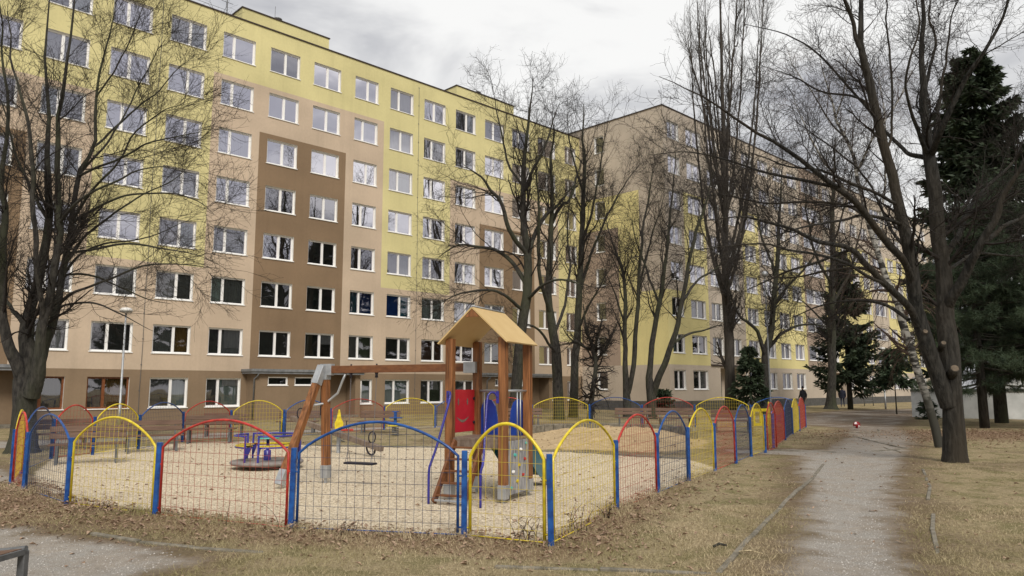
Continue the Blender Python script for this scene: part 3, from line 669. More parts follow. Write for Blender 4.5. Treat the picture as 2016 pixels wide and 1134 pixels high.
def colB(s, z):
    if z < .72: return 4
    if z < 3.45: return 1 if s < 71.5 else 1
    if s < 50.5: return 2 if z < 9.1 else 1
    if s < 53.75: return 2 if z < 17.1 else 1
    if s < 59.65: return 1
    if s < 62.6: return 2 if z < 17.1 else 1
    if s < 65.5: return 2 if z < 9.1 else 1
    if s < 71.55: return 2 if z < 14.6 else 1
    if s < 76.5: return 3
    if s < 79.6: return 2 if z < 14.6 else 1
    if s < 89: return 2 if z < 17 else 1
    if s < 94: return 1
    return 2 if z < 17 else 1
opB = []; wB = []
for ci_, (s0, w, sp) in enumerate(colsB):
    for r in range(8):
        if r == 0 and ci_ in (2, 3, 8, 9, 13): continue
        z0, h = rowB(r); opB.append((s0, s0 + w, z0, z0 + h)); wB.append((s0, z0, w, h))
porchB = [(55.2, 59.2, .72, 3.3, 1.2), (77.0, 80.6, .72, 3.2, 1.4)]
wall_grid('wall', bB, [SB0, 50.5, 53.75, 59.65, 62.6, 65.5, 71.55, 76.5, 79.6, 89, 94, SB1], [0, .72, 3.45, 9.1, 14.6, 17.05, ZB], opB + porchB, colB, matsB, lambda s, z, w: (s, w, z))
def colG(w, z):
    if z < .72: return 4
    if z < 3.45: return 1
    if w < 2.4: return 2 if z < 9.1 else 1
    if w < 4.47: return 2 if z < 17.2 else 1
    if z < 14.5: return 3
    return 2 if z < 17.2 else 1
opG = [(5.8, 6.78, rowB(r)[0], rowB(r)[0] + 1.45) for r in range(8)]
wall_grid('gable_wall', bB, [0, 2.4, 4.47, 8.4, 12.2], [0, .72, 3.45, 9.1, 14.5, 17.2, ZB], opG, colG, matsB, lambda w, z, dd: (SB0 + dd, w, z))
b = MB(); b.quad([(SB1, 0, 0), (SB1, 12.2, 0), (SB1, 12.2, ZB), (SB1, 0, ZB)]); b.quad([(SB0, 12.2, 0), (SB1, 12.2, 0), (SB1, 12.2, ZB), (SB0, 12.2, ZB)]); b.build('side_wall', M['pink_wall'], bB)
b = MB(); b.box((SB0 + .3, .3, ZB - .25), (SB1, 12, ZB - .12)); b.build('roof', M['roof_felt'], bB)
b = MB(); b.box((SB0 - .06, -.06, ZB), (SB1, .34, ZB + .08)); b.box((SB0 - .06, .34, ZB), (SB0 + .3, 12.2, ZB + .08)); b.build('parapet_flashing', M['roof_edge'], bB)
for s_, e_ in ((53.75, 59.65), (71.55, 76.5)):
    b = MB(); b.box((s_, -.12, 3.45), (e_, -.004, 3.56)); b.build('ledge', M['roof_edge'], bB)
for s_ in (59.4, 76.3):
    b = MB(); b.tube([(s_, -.05, .8), (s_, -.05, 3.4)], .04, 6); b.build('downpipe', M['lamp_white'], bB)
b = MB(); b.box((77.2, 1.25, .75), (79.2, 1.36, 2.9)); b.build('door', mat('red_brown_door', (.10, .025, .02), rough=.5), bB)
b = MB(); b.box((55.6, 1.1, .75), (57.2, 1.17, 2.9)); b.build('door', curt['dark'], bB)
for (s0, z0, w, h) in wB:
    kl, kr = rw.choice(['dark', 'mid', 'grey', 'lace', 'mid', 'pale']), rw.choice(['dark', 'mid', 'grey', 'lace', 'dark'])
    if len([1 for c in bpy.data.objects if c.parent == bB and c.name.startswith('window')]) < 92 and s0 < 89.5:
        add_window(bB, s0, z0, w, h, .5, kl, kr)
for (w0, w1, z0, z1) in opG:
    fr = add_window(bB, 0, z0, .98, z1 - z0, 0, 'mid', 'mid', rot=R(-90), base=(SB0, w1))
far = MB()
done = {(round(o_.location.x, 2), round(o_.location.z, 2)) for o_ in bpy.data.objects if o_.parent == bB and o_.name.startswith('window')}
for (s0, z0, w, h) in wB:
    if (round(s0, 2), round(z0, 2)) in done: continue
    y0, y1, t = .13, .2, .07
    for a in (((s0, y0, z0), (s0 + w, y1, z0 + t)), ((s0, y0, z0 + h - t), (s0 + w, y1, z0 + h)), ((s0, y0, z0), (s0 + t, y1, z0 + h)), ((s0 + w - t, y0, z0), (s0 + w, y1, z0 + h)), ((s0 + w / 2 - t, y0, z0), (s0 + w / 2 + t, y1, z0 + h)), ((s0 - .05, -.05, z0 - .05), (s0 + w + .05, y0, z0))): far.box(*a)
    far.quad([(s0, .175, z0), (s0 + w, .175, z0), (s0 + w, .175, z0 + h), (s0, .175, z0 + h)], 1); far.quad([(s0, .3, z0), (s0 + w, .3, z0), (s0 + w, .3, z0 + h), (s0, .3, z0 + h)], 2)
fo = far.build('window', [M['white'], M['glass'], curt['mid']], bB); fo['kind'] = 'stuff'

# low white wall on the right, pale building behind the pines
pw = [(23.3, 44.6), (26.0, 41.0), (46, 31.5)]
b = MB()
for (p, q) in zip(pw[:-1], pw[1:]):
    p, q = Vector((*p, 0)), Vector((*q, 0)); d = (q - p).normalized(); n_ = Vector((-d.y, d.x, 0)) * .15
    if n_.dot(Vector((1, 1, 0))) < 0: n_ = -n_
    for zz0, zz1, ex, mi in ((-.1, 1.45, 0, 0), (1.45, 1.6, .06, 1)):
        e = n_.normalized() * ex; P = [p - e, q - e, q + n_ * 2 + e, p + n_ * 2 + e]
        b.quad([x + Vector((0, 0, zz0)) for x in P][::-1], mi); b.quad([x + Vector((0, 0, zz1)) for x in P], mi)
        for k in range(4): b.quad([P[k] + Vector((0, 0, zz0)), P[(k + 1) % 4] + Vector((0, 0, zz0)), P[(k + 1) % 4] + Vector((0, 0, zz1)), P[k] + Vector((0, 0, zz1))], mi)
tag(b.build('garden_wall', [M['white_wall'], M['cap']]), 'low white rendered wall with dark capping behind the birch and pines', 'wall')
ho = empty('pale_building', (50, 52, 0), R(-35), 'pale low building glimpsed between the pines beyond the white wall', 'building')
b = MB(); b.box((-14, 0, 0), (14, 9, 5.2)); b.build('wall', M['white_wall'], ho)
b = MB(); b.box((-14.3, -.3, 5.2), (14.3, 9.3, 5.45)); b.build('roof', M['roof_felt'], ho)
b = MB()
for k in range(7): b.box((-12 + k * 3.6, -.03, 2.2), (-10.4 + k * 3.6, .02, 3.6))
b.build('window', M['glass'], ho)

# ------------------------------------------------------------------ playground fence
def top_at(px, py, z): return gp(px, py, z)
fence = empty('playground_fence', (-2, 9, 0), 0, 'low playground fence of red, yellow and blue arched mesh panels between blue posts', 'fence')
def fpart(b, name, mt): o_ = b.build(name, mt, fence); o_.location = (2, -9, 0); return o_
def fence_post(p, h=.96):
    b = MB(); b.beam((p[0], p[1], -.05), (p[0] + random.uniform(-.012, .012), p[1] + random.uniform(-.012, .012), h), .064, .064, bev=.006, up=(0, 1, 0))
    return fpart(b, 'post', M['blue'])
def arch_pts(p, q, h0=.9, rise=.37, inset=.075, n=18):
    p, q = Vector((*p, 0)), Vector((*q, 0)); d = (q - p); L_ = d.length; d /= L_
    a, c = p + d * inset, q - d * inset; W = (c - a).length
    pts = [(a, .06), (a, h0)]
    for i in range(1, n):
        t = i / n; pts.append((a + d * W * t, h0 + rise * math.sin(math.pi * t) ** .8 * (1 if True else 0)))
    pts += [(c, h0), (c, .06)]
    return a, d, W, [Vector((v.x, v.y, z)) for v, z in pts]
def archz(t, h0, rise): return h0 + rise * max(0, math.sin(math.pi * t)) ** .8
def fence_panel(p, q, colr, r=.017, rise=.37, wr=.0028, root=None, h0=.9, dx=.1, brackets=True):
    a, d, W, P = arch_pts(p, q, h0, rise)
    b = MB(); b.tube(P, r, 8); b.tube([P[0] + Vector((0, 0, -.02)), P[-1] + Vector((0, 0, -.02))], .007, 6)
    if brackets:
        for zz_ in (.12, .68):
            b.tube([P[0] + Vector((0, 0, zz_ - .06)), P[0] - d * .06 + Vector((0, 0, zz_ - .06))], .011, 5); b.tube([P[-1] + Vector((0, 0, zz_ - .06)), P[-1] + d * .06 + Vector((0, 0, zz_ - .06))], .011, 5)
    if root: fr = b.build('frame', M[colr], root); fr.location = -root.location
    else: fr = fpart(b, 'panel', M[colr])
    b = MB(); nv = max(3, int(W / dx)); w = M[colr + '_wire'] if colr + '_wire' in M else M[colr]
    for i in range(1, nv):
        t = i / nv; x = a + d * W * t; zt_ = archz(t, h0, rise) - .01; j_ = random.uniform(-.005, .005); b.tube([(x.x, x.y, .06), (x.x + d.x * j_, x.y + d.y * j_ + j_, zt_ * .5), (x.x, x.y, zt_)], wr, 3, cap=False)
    z = .15; 
    while z < h0 + rise - .03:
        if z <= h0: t0, t1 = 0, 1
        else:
            t0 = math.asin(min(1, ((z - h0) / rise) ** 1.25)) / math.pi; t1 = 1 - t0
        A, B_ = a + d * W * t0, a + d * W * t1
        b.tube([(A.x, A.y, z), (B_.x, B_.y, z)], wr, 3, cap=False); z += .14
    m_ = b.build('wire_mesh', w, fr)
    return fr
front = FR
cols_f = ['blue', 'yellow', 'red', 'blue']
for p in FR: fence_post(p)
for i in range(4): fence_panel(FR[i], FR[i + 1], cols_f[i])
gate = empty('fence_gate', (-.5, 8.71, 0), 0, 'narrow yellow arched gate in the fence, left of the corner post', 'gate')
fence_panel(FR[4], FR[5], 'yellow', root=gate, r=.019)
# right-hand run
rb = [FR[5], (1.395, 10.43), (2.28, 12.15), (3.16, 13.87), (4.05, 15.45), (4.97, 17.15), (5.84, 18.85)]
rc = ['yellow', 'red', 'blue', 'yellow', 'red', 'blue']
for p in rb[1:]: fence_post(p)
for i in range(6): fence_panel(rb[i], rb[i + 1], rc[i], wr=.0036 if i > 1 else .0028)
tops = [gp(1520, 816, .93), gp(1543, 809, .93), gp(1558, 804, .93), gp(1571.5, 801, .93), gp(1584, 798, .93)]
tops = [(v.x, v.y) for v in tops]
fence_post(gp(1503.5, 819, .93)[:2]); 
fence_panel(rb[-1], gp(1503, 819, .93)[:2], 'yellow', wr=.0045)
for p in tops: fence_post(p)
fence_panel(tops[0], tops[1], 'red', wr=.005); fence_panel(tops[1], tops[2], 'blue', wr=.005); fence_panel(tops[2], tops[3], 'yellow', wr=.005); fence_panel(tops[3], tops[4], 'red', wr=.005)
g1_ = Vector((*gp(1503.5, 819, .93)[:2], 0)); g2_ = Vector((*tops[0], 0))
gate2 = empty('fence_gate', g1_, 0, 'small red arched gate standing open in the right-hand run of the fence', 'gate')
fence_panel((g1_.x + .05, g1_.y), (g1_.x + .62, g1_.y + .85), 'red', root=gate2, wr=.005)
gate3 = empty('fence_gate', g2_, 0, 'yellow arched gate leaf beside the open red gate', 'gate')
fence_panel((g1_.x + .42, g1_.y + .95), (g2_.x - .04, g2_.y), 'yellow', root=gate3, wr=.005)
# far run, left to right
ft = [(38, 843), (56.5, 854)]
left = [(-8.03, 12.75), (-8.8, 13.6)]
far_px = [(106, 825), (187, 821), (276, 817), (362, 811), (456, 808), (560, 806.5), (652, 804), (757, 800), (857, 798), (950, 797), (1048, 797), (1160, 796), (1264, 797), (1367, 797), (1477, 797)]
fp = [gp(x, y, .95)[:2] for x, y in far_px]
def clampfar(p, i): return p
fcol = ['red', 'yellow', 'blue', 'red', 'yellow', 'blue', 'red', 'yellow', 'blue', 'red', 'yellow', 'blue', 'red', 'yellow']
fence_post(left[1]); fence_panel(left[1], left[0], 'red', wr=.004)
pm1 = (-9.85, 15.5); fence_post(pm1); fence_panel(pm1, left[1], 'yellow', wr=.004)
fence_panel(pm1, fp[0], 'blue', wr=.003)
for p in fp: fence_post(p)
for i in range(len(fp) - 1): fence_panel(fp[i], fp[i + 1], fcol[i], wr=.003 if fcol[i] != 'yellow' else .0045, r=.018)
fend = gp(1583, 797, .95)[:2]
fence_panel(fp[-1], tops[4], 'blue', wr=.003, r=.018)

# ------------------------------------------------------------------ play tower
T1 = Vector((-.95, 11.68, 0)); U = Vector((.908, -.42, 0)); W_ = Vector((.42, .908, 0)); SD = .9
tow = empty('play_tower', T1, 0, 'timber play tower with cream pitched roof, red smiling panel and blue slide', 'play tower')
def tp(u, w, z): return T1 + U * u + W_ * w + Vector((0, 0, z))
def tbuild(b, name, mt): o_ = b.build(name, mt, tow); o_.location = -T1; return o_
Mt = Matrix(((U.x, W_.x, 0, T1.x), (U.y, W_.y, 0, T1.y), (0, 0, 1, 0), (0, 0, 0, 1)))
for (u, w) in ((0, 0), (SD, 0), (0, SD), (SD, SD)):
    top = 2.42
    b = MB(); b.box((u - .06, w - .06, .2), (u + .06, w + .06, top), 0, Mt, .008); po = tbuild(b, 'post', M['wood'])
    b = MB(); b.box((u - .066, w - .066, .06), (u + .066, w + .066, .26), 0, Mt, .004); b.box((u - .02, w - .02, -.1), (u + .02, w + .02, .06), 0, Mt)
    o_ = b.build('steel_shoe', M['steel'], po); 
ua = -.13; ub = SD + .13; um = SD / 2; zr_, ze = 2.86, 2.33
for sgn, uu in ((-1, ua), (1, ub)):
    b = MB(); w0, w1 = -.16, SD + .08; th_ = .022
    A = [tp(um, w0, zr_), tp(uu, w0, ze), tp(uu, w1, ze), tp(um, w1, zr_)]; n_ = (A[1] - A[0]).cross(A[3] - A[0]).normalized() * th_
    if n_.z < 0: n_ = -n_
    B2 = [p + n_ for p in A]
    b.quad(A); b.quad(B2[::-1])
    for k in range(4): b.quad([A[k], A[(k + 1) % 4], B2[(k + 1) % 4], B2[k]])
    tbuild(b, 'roof_board', M['roof_board'])
b = MB(); b.tube([tp(um, -.16, zr_ + .035), tp(um, SD + .08, zr_ + .035)], .014, 6)
tbuild(b, 'ridge_strip', M['steel'])
b = MB(); b.quad([tp(um - .12, -.155, zr_ - .13), tp(um + .12, -.155, zr_ - .13), tp(um, -.155, zr_ - .005)]); b.quad([tp(um - .12, -.13, zr_ - .13), tp(um + .12, -.13, zr_ - .13), tp(um, -.13, zr_ - .005)]); tbuild(b, 'gable_block', M['wood'])
b = MB()
for k in range(6): b.box((-.04, .0 + k * .155, .88), (SD + .04, .145 + k * .155, .92), 0, Mt, .003)
b.box((-.02, .0, .78), (SD + .02, .05, .88), 0, Mt); b.box((-.02, SD - .05, .78), (SD + .02, SD, .88), 0, Mt)
tbuild(b, 'platform', M['old_wood'])
# red panel with cut-out smile (between the two left posts)
bm = bmesh.new()
y0_, y1_, z0_, z1_ = .07, .83, .98, 1.64
b = MB(); b.box((-.035, y0_, z0_), (-.012, y1_, z1_), 0, Mt, .006); rp_ = tbuild(b, 'smiling_panel', M['panel_red'])
b = MB()
def patch(pts, x=-.0095):
    b.quad([Mt @ Vector((x, p[0], p[1])) for p in pts])
sm = [(.22 + .42 * t, 1.22 - .09 * math.sin(math.pi * t)) for t in np.linspace(0, 1, 11)]; sm2 = [(.24 + .38 * t, 1.215 - .045 * math.sin(math.pi * t)) for t in np.linspace(1, 0, 11)]
for k in range(10): patch([sm[k], sm[k + 1], sm2[9 - k], sm2[10 - k]])
for cy in (.28, .58): patch([(cy + .022 * math.cos(a), 1.45 + .055 * math.sin(a)) for a in np.linspace(0, 2 * np.pi, 14)[:-1]])
o_ = b.build('smile_cut_out', M['old_wood'], rp_)
for zz_ in (1.12, 1.5):
    b = MB(); b.tube([tp(-.012, .79, zz_), tp(.008, .79, zz_)], .024, 8); o_ = b.build('bolt', M['rubber'], rp_)
# ladder on the near side
b = MB()
for u in (.09, .58): b.beam(tp(u + (.02 if u < .3 else 0), -.02, .88), tp(u - .03, -.56, .04), .04, .10, bev=.005)
tbuild(b, 'ladder_rail', M['beam_wood'])
for k in range(5):
    t = (k + .6) / 5.2; b = MB(); w = -.02 - .54 * t; z = .88 - .84 * t
    b.beam(tp(.07, w, z), tp(.58, w, z), .09, .025, bev=.004); tbuild(b, 'rung', M['beam_wood'])
b = MB(); b.beam(tp(.04, -.56, .07), tp(.60, -.56, .07), .03, .03); tbuild(b, 'steel_rung', M['steel'])
def arc_rail(u0, f):
    return [tp(u0, -.065, 1.53), tp(u0 + .04 * f, -.1, 1.595), tp(u0 + .09 * f, -.16, 1.58), tp(u0 + .10 * f, -.22, 1.44), tp(u0 + .03 * f, -.44, .82), tp(u0 - .01, -.52, .60), tp(u0 - .03, -.55, .46), tp(u0 - .03, -.55, .0)]
for u0, f in ((.0, 1), (.84, -1)):
    b = MB(); pts = arc_rail(u0, f); sp = []
    for i in range(len(pts) - 1):
        for t in np.linspace(0, 1, 5)[:-1]:
            p0 = pts[max(i - 1, 0)]; p1 = pts[i]; p2 = pts[i + 1]; p3 = pts[min(i + 2, len(pts) - 1)]
            sp.append(.5 * ((2 * p1) + (p2 - p0) * t + (2 * p0 - 5 * p1 + 4 * p2 - p3) * t * t + (3 * p1 - p0 - 3 * p2 + p3) * t ** 3))
    sp.append(pts[-1]); b.tube(sp, .018, 8); b.box((u0 - .02, -.078, 1.44), (u0 + .02, -.062, 1.62), 0, Mt); tbuild(b, 'handrail', M['purple'])
# steel rails at the back and right
b = MB(); b.tube([tp(-.02, SD - .02, 1.62), tp(SD + .05, SD - .02, 1.62)], .02, 8); 
for u in (.14, .78): b.tube([tp(u, SD - .02, .92), tp(u, SD - .02, 1.62)], .011, 6)
tbuild(b, 'back_rail', M['steel'])
b = MB(); b.tube([tp(SD - .0, .1, 1.62), tp(SD - .0, SD, 1.62)], .016, 8)
for w in (.5, .62): b.tube([tp(SD, w, .92), tp(SD, w, 1.62)], .011, 6)
tbuild(b, 'side_rail', M['steel'])
# slide: two tall cheeks at the platform, chute behind
for u, sg in ((.12, 1), (.66, -1)):
    b = MB(); prof = [(-.17, .92), (-.165, 1.1), (-.15, 1.3), (-.10, 1.44), (-.03, 1.49), (.05, 1.47), (.11, 1.38), (.145, 1.2), (.16, 1.0), (.165, .92)]
    for dw in (0, .035):
        b.quad([tp(u + .08 + p[0] * 1.0, SD + .02 + dw, p[1]) for p in (prof if dw else prof[::-1])])
    for k in range(len(prof) - 1): b.quad([tp(u + .08 + prof[k][0], SD + .02, prof[k][1]), tp(u + .08 + prof[k + 1][0], SD + .02, prof[k + 1][1]), tp(u + .08 + prof[k + 1][0], SD + .055, prof[k + 1][1]), tp(u + .08 + prof[k][0], SD + .055, prof[k][1])])
    tbuild(b, 'slide_cheek', M['slide_blue'])
b = MB(); path = [(SD + .02, .93), (SD + .18, .88), (SD + .6, .56), (SD + 1.0, .27), (SD + 1.18, .2), (SD + 1.38, .19)]
b2 = MB()
for k in range(len(path) - 1):
    (w0, z0), (w1, z1) = path[k], path[k + 1]
    sec = [(.16, .22), (.16, .03), (.24, -.02), (.62, -.02), (.70, .03), (.70, .22)]
    for j in range(5): b.quad([tp(sec[j][0], w0, z0 + sec[j][1]), tp(sec[j + 1][0], w0, z0 + sec[j + 1][1]), tp(sec[j + 1][0], w1, z1 + sec[j + 1][1]), tp(sec[j][0], w1, z1 + sec[j][1])], 0, True)
    for uu in (.16, .70): b.quad([tp(uu - .02 + (.04 if uu > .3 else 0), w0, z0 + .22), tp(uu - .02 + (.04 if uu > .3 else 0), w1, z1 + .22), tp(uu - .02 + (.04 if uu > .3 else 0), w1, max(.03, z1 - .16)), tp(uu - .02 + (.04 if uu > .3 else 0), w0, max(.03, z0 - .16))], 0)
for uu in (.14, .72): b2.tube([tp(uu, w, z + .23) for w, z in path], .022, 6)
sl = tbuild(b, 'slide_chute', M['slide_teal']); b2.build('slide_edge', M['slide_blue'], sl)
# climbing board with holds on the right side
b = MB(); b.box((SD + .02, .08, .1), (SD + .045, .82, .88), 0, Mt, .004); cb_ = tbuild(b, 'climbing_board', mat('worn_grey_board', (.16, .16, .17), (.40, .40, .41), 5, .8, stretch=(1, 4, 1)))
hc = ['teal', 'yellow', 'red', 'white', 'yellow', 'red', 'teal', 'white']
rr = random.Random(4)
for k in range(9):
    b = MB(); bm = bmesh.new(); bmesh.ops.create_icosphere(bm, subdivisions=1, radius=.03)
    for v in bm.verts: v.co *= rr.uniform(.7, 1.2)
    b.bm(bm, 0, Matrix.Translation(tp(SD + .055, .16 + .58 * ((k * .37) % 1), .2 + .62 * k / 8))); b.build('climbing_hold', M[hc[k % 8]], cb_)

# ------------------------------------------------------------------ swing
P0s, P1s = Vector((-3.36, 13.68, 2.0)), Vector((-.60, 12.42, 2.0))
sw = empty('timber_swing', (-3.36, 13.68, 0), 0, 'timber swing frame whose brown beam runs from a leaning two-legged stand to the play tower', 'swing frame')
def sb(b, n, m_, par=sw): o_ = b.build(n, m_, par); o_.location = (3.36, -13.68, 0) if par is sw else (0, 0, 0); return o_
dsw = (P1s - P0s).normalized()
b = MB(); b.beam(P0s + dsw * .05, P1s, .09, .13, bev=.006); sb(b, 'crossbeam', M['beam_wood'])
b = MB(); b.beam((-3.30, 13.68, .26), (-3.36, 13.68, 1.98), .125, .125, bev=.008, up=(dsw.x, dsw.y, 0)); lg = sb(b, 'leg', M['wood'])
b = MB(); b.beam((-3.30, 13.68, .1), (-3.305, 13.68, .32), .14, .14, bev=.004, up=(dsw.x, dsw.y, 0)); b.beam((-3.30, 13.68, -.05), (-3.30, 13.68, .1), .05, .05); b.build('steel_shoe', M['steel'], lg)
fa, fb = Vector((-3.93, 13.0, 0)), Vector((-3.42, 13.62, 2.0)); dv = (fb - fa)
b = MB(); b.beam(fa + dv * .12, fb, .12, .12, bev=.008, up=(dsw.x, dsw.y, 0)); lg = sb(b, 'leg', M['wood'])
b = MB(); b.beam(fa + dv * .03, fa + dv * .15, .135, .135, bev=.004, up=(dsw.x, dsw.y, 0)); b.build('steel_shoe', M['steel'], lg)
b = MB(); b.beam(fb - dv * .13, fb + dv * .03, .14, .14, bev=.004, up=(dsw.x, dsw.y, 0)); sb(b, 'leg_cap', M['steel'])
b = MB(); b.beam(P0s + dsw * -.09, P0s + dsw * .16, .11, .2, bev=.004); b.beam((-3.36, 13.68, 1.82), (-3.36, 13.68, 2.1), .14, .14, bev=.004, up=(dsw.x, dsw.y, 0)); sb(b, 'bracket', M['steel'])
b = MB(); b.beam(P1s - dsw * .2, P1s + dsw * .02, .11, .18, bev=.004); sb(b, 'bracket', M['steel'])
b = MB(); b.tube([P0s + dsw * .45 + Vector((0, 0, -.06)), P0s + dsw * .38 + Vector((0, 0, -.2)), P0s + dsw * .28 + Vector((0, 0, -.42)), P0s + dsw * .02 + Vector((0, 0, -.60)), (fa + dv * .68)], .022, 7); sb(b, 'brace', M['steel'])
seat = empty('rubber_swing', (-2.58, 13.3, 0), 0, 'flat black rubber swing seat hanging on two chains from the brown beam', 'swing')
ca, cb2 = P0s + dsw * .56, P0s + dsw * 1.10
sa, sbp = ca.copy(), cb2.copy(); sa.z = sbp.z = .40; sa -= dsw * .02
def sbb(b, n, m_): o_ = b.build(n, m_, seat); o_.location = (2.58, -13.3, 0); return o_
b = MB(); b.beam(sa - dsw * .04 - Vector((0, 0, .02)), sbp + dsw * .0 - Vector((0, 0, .02)), .17, .035, bev=.01, up=(0, 0, 1)); sbb(b, 'seat', M['rubber'])
perp = Vector((-dsw.y, dsw.x, 0))
for c0, s0 in ((ca, sa), (cb2, sbp - dsw * .04)):
    b = MB(); st = s0 + Vector((0, 0, .22)); n = 40
    tp_ = c0 + Vector((0, 0, -.14))
    for k in range(n):
        a = tp_.lerp(st, k / n); c = tp_.lerp(st, (k + .85) / n); off = perp * .006 if k % 2 else dsw * .006
        b.tube([a + off, c + off], .0035, 4); b.tube([a - off, c - off], .0035, 4)
    for sg in (-1, 1): b.tube([st, s0 + perp * .07 * sg], .005, 4)
    sbb(b, 'chain', M['chain'])
    b = MB(); b.tube([c0 + Vector((0, 0, -.06)), c0 + Vector((0, 0, -.10)), c0 + Vector((0, 0, -.15))], [.035, .022, .03], 8); b.tube([c0 + Vector((0, 0, .05)), c0 + Vector((0, 0, .09))], .016, 6); sbb(b, 'swivel', M['rubber'])

# ------------------------------------------------------------------ merry-go-round
cx, cy = -5.15, 16.2
mg = empty('merry_go_round', (cx, cy, 0), 0, 'small roundabout with violet rails, yellow seats and grey turning floor', 'merry-go-round')
RR = .74
b = MB(); b.lathe([(0, .10), (RR - .04, .10), (RR, .13), (RR, .165), (RR - .02, .18), (0, .18)], 40); b.lathe([(.3, 0), (.3, .1)], 16); b.build('floor', M['disc'], mg)
b = MB(); b.lathe([(.075, .18), (.075, .38), (.06, .39), (.03, .40), (.03, .62), (0, .62)], 12); b.build('centre_pole', M['purple'], mg)
b = MB(); b.lathe([(0, .625), (.22, .62), (.235, .635), (.22, .65), (0, .65)], 24); b.build('hand_wheel', M['teal'], mg)
for s3 in range(3):
    a0 = [2.55, 4.75, .6][s3]; arc = [a0 + t for t in np.linspace(0, 1.75, 12)]
    b = MB(); b.tube([(.66 * math.cos(a), .66 * math.sin(a), .70) for a in arc], .02, 7)
    for a in (arc[0], arc[-1]): b.beam((.66 * math.cos(a), .66 * math.sin(a), .18), (.66 * math.cos(a), .66 * math.sin(a), .72), .036, .036, bev=.006)
    for a in (arc[0], arc[-1]):
        b.quad([(q * math.cos(a), q * math.sin(a), z) for q, z in ((.65, .22), (.65, .47), (.46, .47))])
    b.tube([(.64 * math.cos(a), .64 * math.sin(a), .47) for a in arc], .018, 6)
    b.build('rail', M['purple'], mg)
    b = MB()
    for k in range(11):
        a, c = arc[k], arc[k + 1]
        P = [Vector((r_ * math.cos(an), r_ * math.sin(an), 0)) for an in (a, c) for r_ in (.44, .64)]
        lo = [P[0], P[1], P[3], P[2]]; b.quad([p + Vector((0, 0, .51)) for p in lo]); b.quad([p + Vector((0, 0, .485)) for p in lo[::-1]])
        b.quad([lo[0] + Vector((0, 0, .485)), lo[0] + Vector((0, 0, .51)), lo[3] + Vector((0, 0, .51)), lo[3] + Vector((0, 0, .485))]); b.quad([lo[1] + Vector((0, 0, .51)), lo[1] + Vector((0, 0, .485)), lo[2] + Vector((0, 0, .485)), lo[2] + Vector((0, 0, .51))])
    b.build('seat', M['yellow'], mg)

# ------------------------------------------------------------------ seesaw
A, B_ = at(575, 823, 21.2), at(752, 884, 18.9)
ss = empty('seesaw', ((A.x + B_.x) / 2, (A.y + B_.y) / 2, 0), 0, 'timber seesaw tipped down to the right with black loop handle and tyre bumper', 'seesaw')
off = -Vector((ss.location.x, ss.location.y, 0))
def se(b, n, m_): o_ = b.build(n, m_, ss); o_.location = off; return o_
ds = (B_ - A).normalized(); pv = A.lerp(B_, .50)
b = MB(); b.beam(A, B_, .13, .13, bev=.008); se(b, 'beam', M['old_wood'])
pn = Vector((-ds.y, ds.x, 0)).normalized()
for sg in (-1, 1):
    c = pv + pn * .15 * sg; b = MB(); b.beam((c.x, c.y, -.05), (c.x, c.y, pv.z + .05), .09, .09, bev=.006, up=(1, 0, 0)); se(b, 'support_post', M['steel'])
b = MB(); b.tube([pv - pn * .17, pv + pn * .17], .02, 8); se(b, 'axle', M['steel'])
for E_, sg in ((B_, -1), (A, 1)):
    c = E_ + ds * sg * .38; b = MB(); hp = []
    for t in np.linspace(0, 2 * np.pi, 17): hp.append(c + pn * .11 * math.sin(t) + Vector((0, 0, .2 - .14 * math.cos(t))))
    b.tube(hp, .016, 6, cap=False); se(b, 'handle', M['rubber'])
c = B_ - ds * .42; b = MB(); b.tube([c + ds * .16 * math.cos(t) * 1.0 + Vector((0, 0, -.08 + .15 * math.sin(t))) for t in np.linspace(math.pi * .95, math.pi * 2.05, 14)], .024, 7); se(b, 'tyre_bumper', M['rubber'])

# spring riders and small play pieces
def coil(b, c, r, z0, z1, turns=4, wr=.014):
    b.tube([(c[0] + r * math.cos(t), c[1] + r * math.sin(t), z0 + (z1 - z0) * t / (turns * 2 * math.pi)) for t in np.linspace(0, turns * 2 * math.pi, turns * 10)], wr, 5)
s1 = empty('spring_rider', (-5.35, 24.1, 0), .3, 'spring rider with yellow pointed body beyond the seesaw', 'spring rider')
b = MB(); coil(b, (0, 0), .09, .02, .36); b.build('spring', M['dark_steel'], s1)
b = MB(); b.box((-.35, -.10, .36), (.35, .10, .41), bev=.01); b.build('seat', M['red'], s1)
b = MB(); pr = [(-.12, .41), (-.13, .6), (-.07, .74), (-.02, 1.02), (.02, 1.02), (.07, .74), (.14, .6), (.12, .41)]
b.quad([(x - .1, -.03, z) for x, z in pr]); b.quad([(x - .1, .03, z) for x, z in pr[::-1]])
for k in range(8): (x0, z0), (x1, z1) = pr[k], pr[(k + 1) % 8]; b.quad([(x0 - .1, -.03, z0), (x0 - .1, .03, z0), (x1 - .1, .03, z1), (x1 - .1, -.03, z1)])
b.build('body', M['yellow'], s1)
b = MB(); b.tube([(.14, -.13, .66), (.14, .13, .66)], .014, 6); b.tube([(.14, 0, .41), (.14, 0, .66)], .014, 6); b.build('handle', M['rubber'], s1)
s2 = empty('spring_rider', (-4.15, 27.2, 0), 0, 'spring rider with blue upright and yellow footrest behind the swing seat', 'spring rider')
b = MB(); coil(b, (0, 0), .12, .02, .34); b.build('spring', M['dark_steel'], s2)
b = MB(); b.box((-.25, -.08, .34), (.25, .08, .38), bev=.01); b.build('footrest', M['yellow'], s2)
b = MB(); b.box((-.05, -.05, .38), (.05, .05, .86), bev=.01); b.box((-.2, -.12, .62), (.25, .12, .66), bev=.01); b.tube([(-.12, 0, .86), (.12, 0, .86)], .018, 6); b.build('upright', M['blue'], s2)
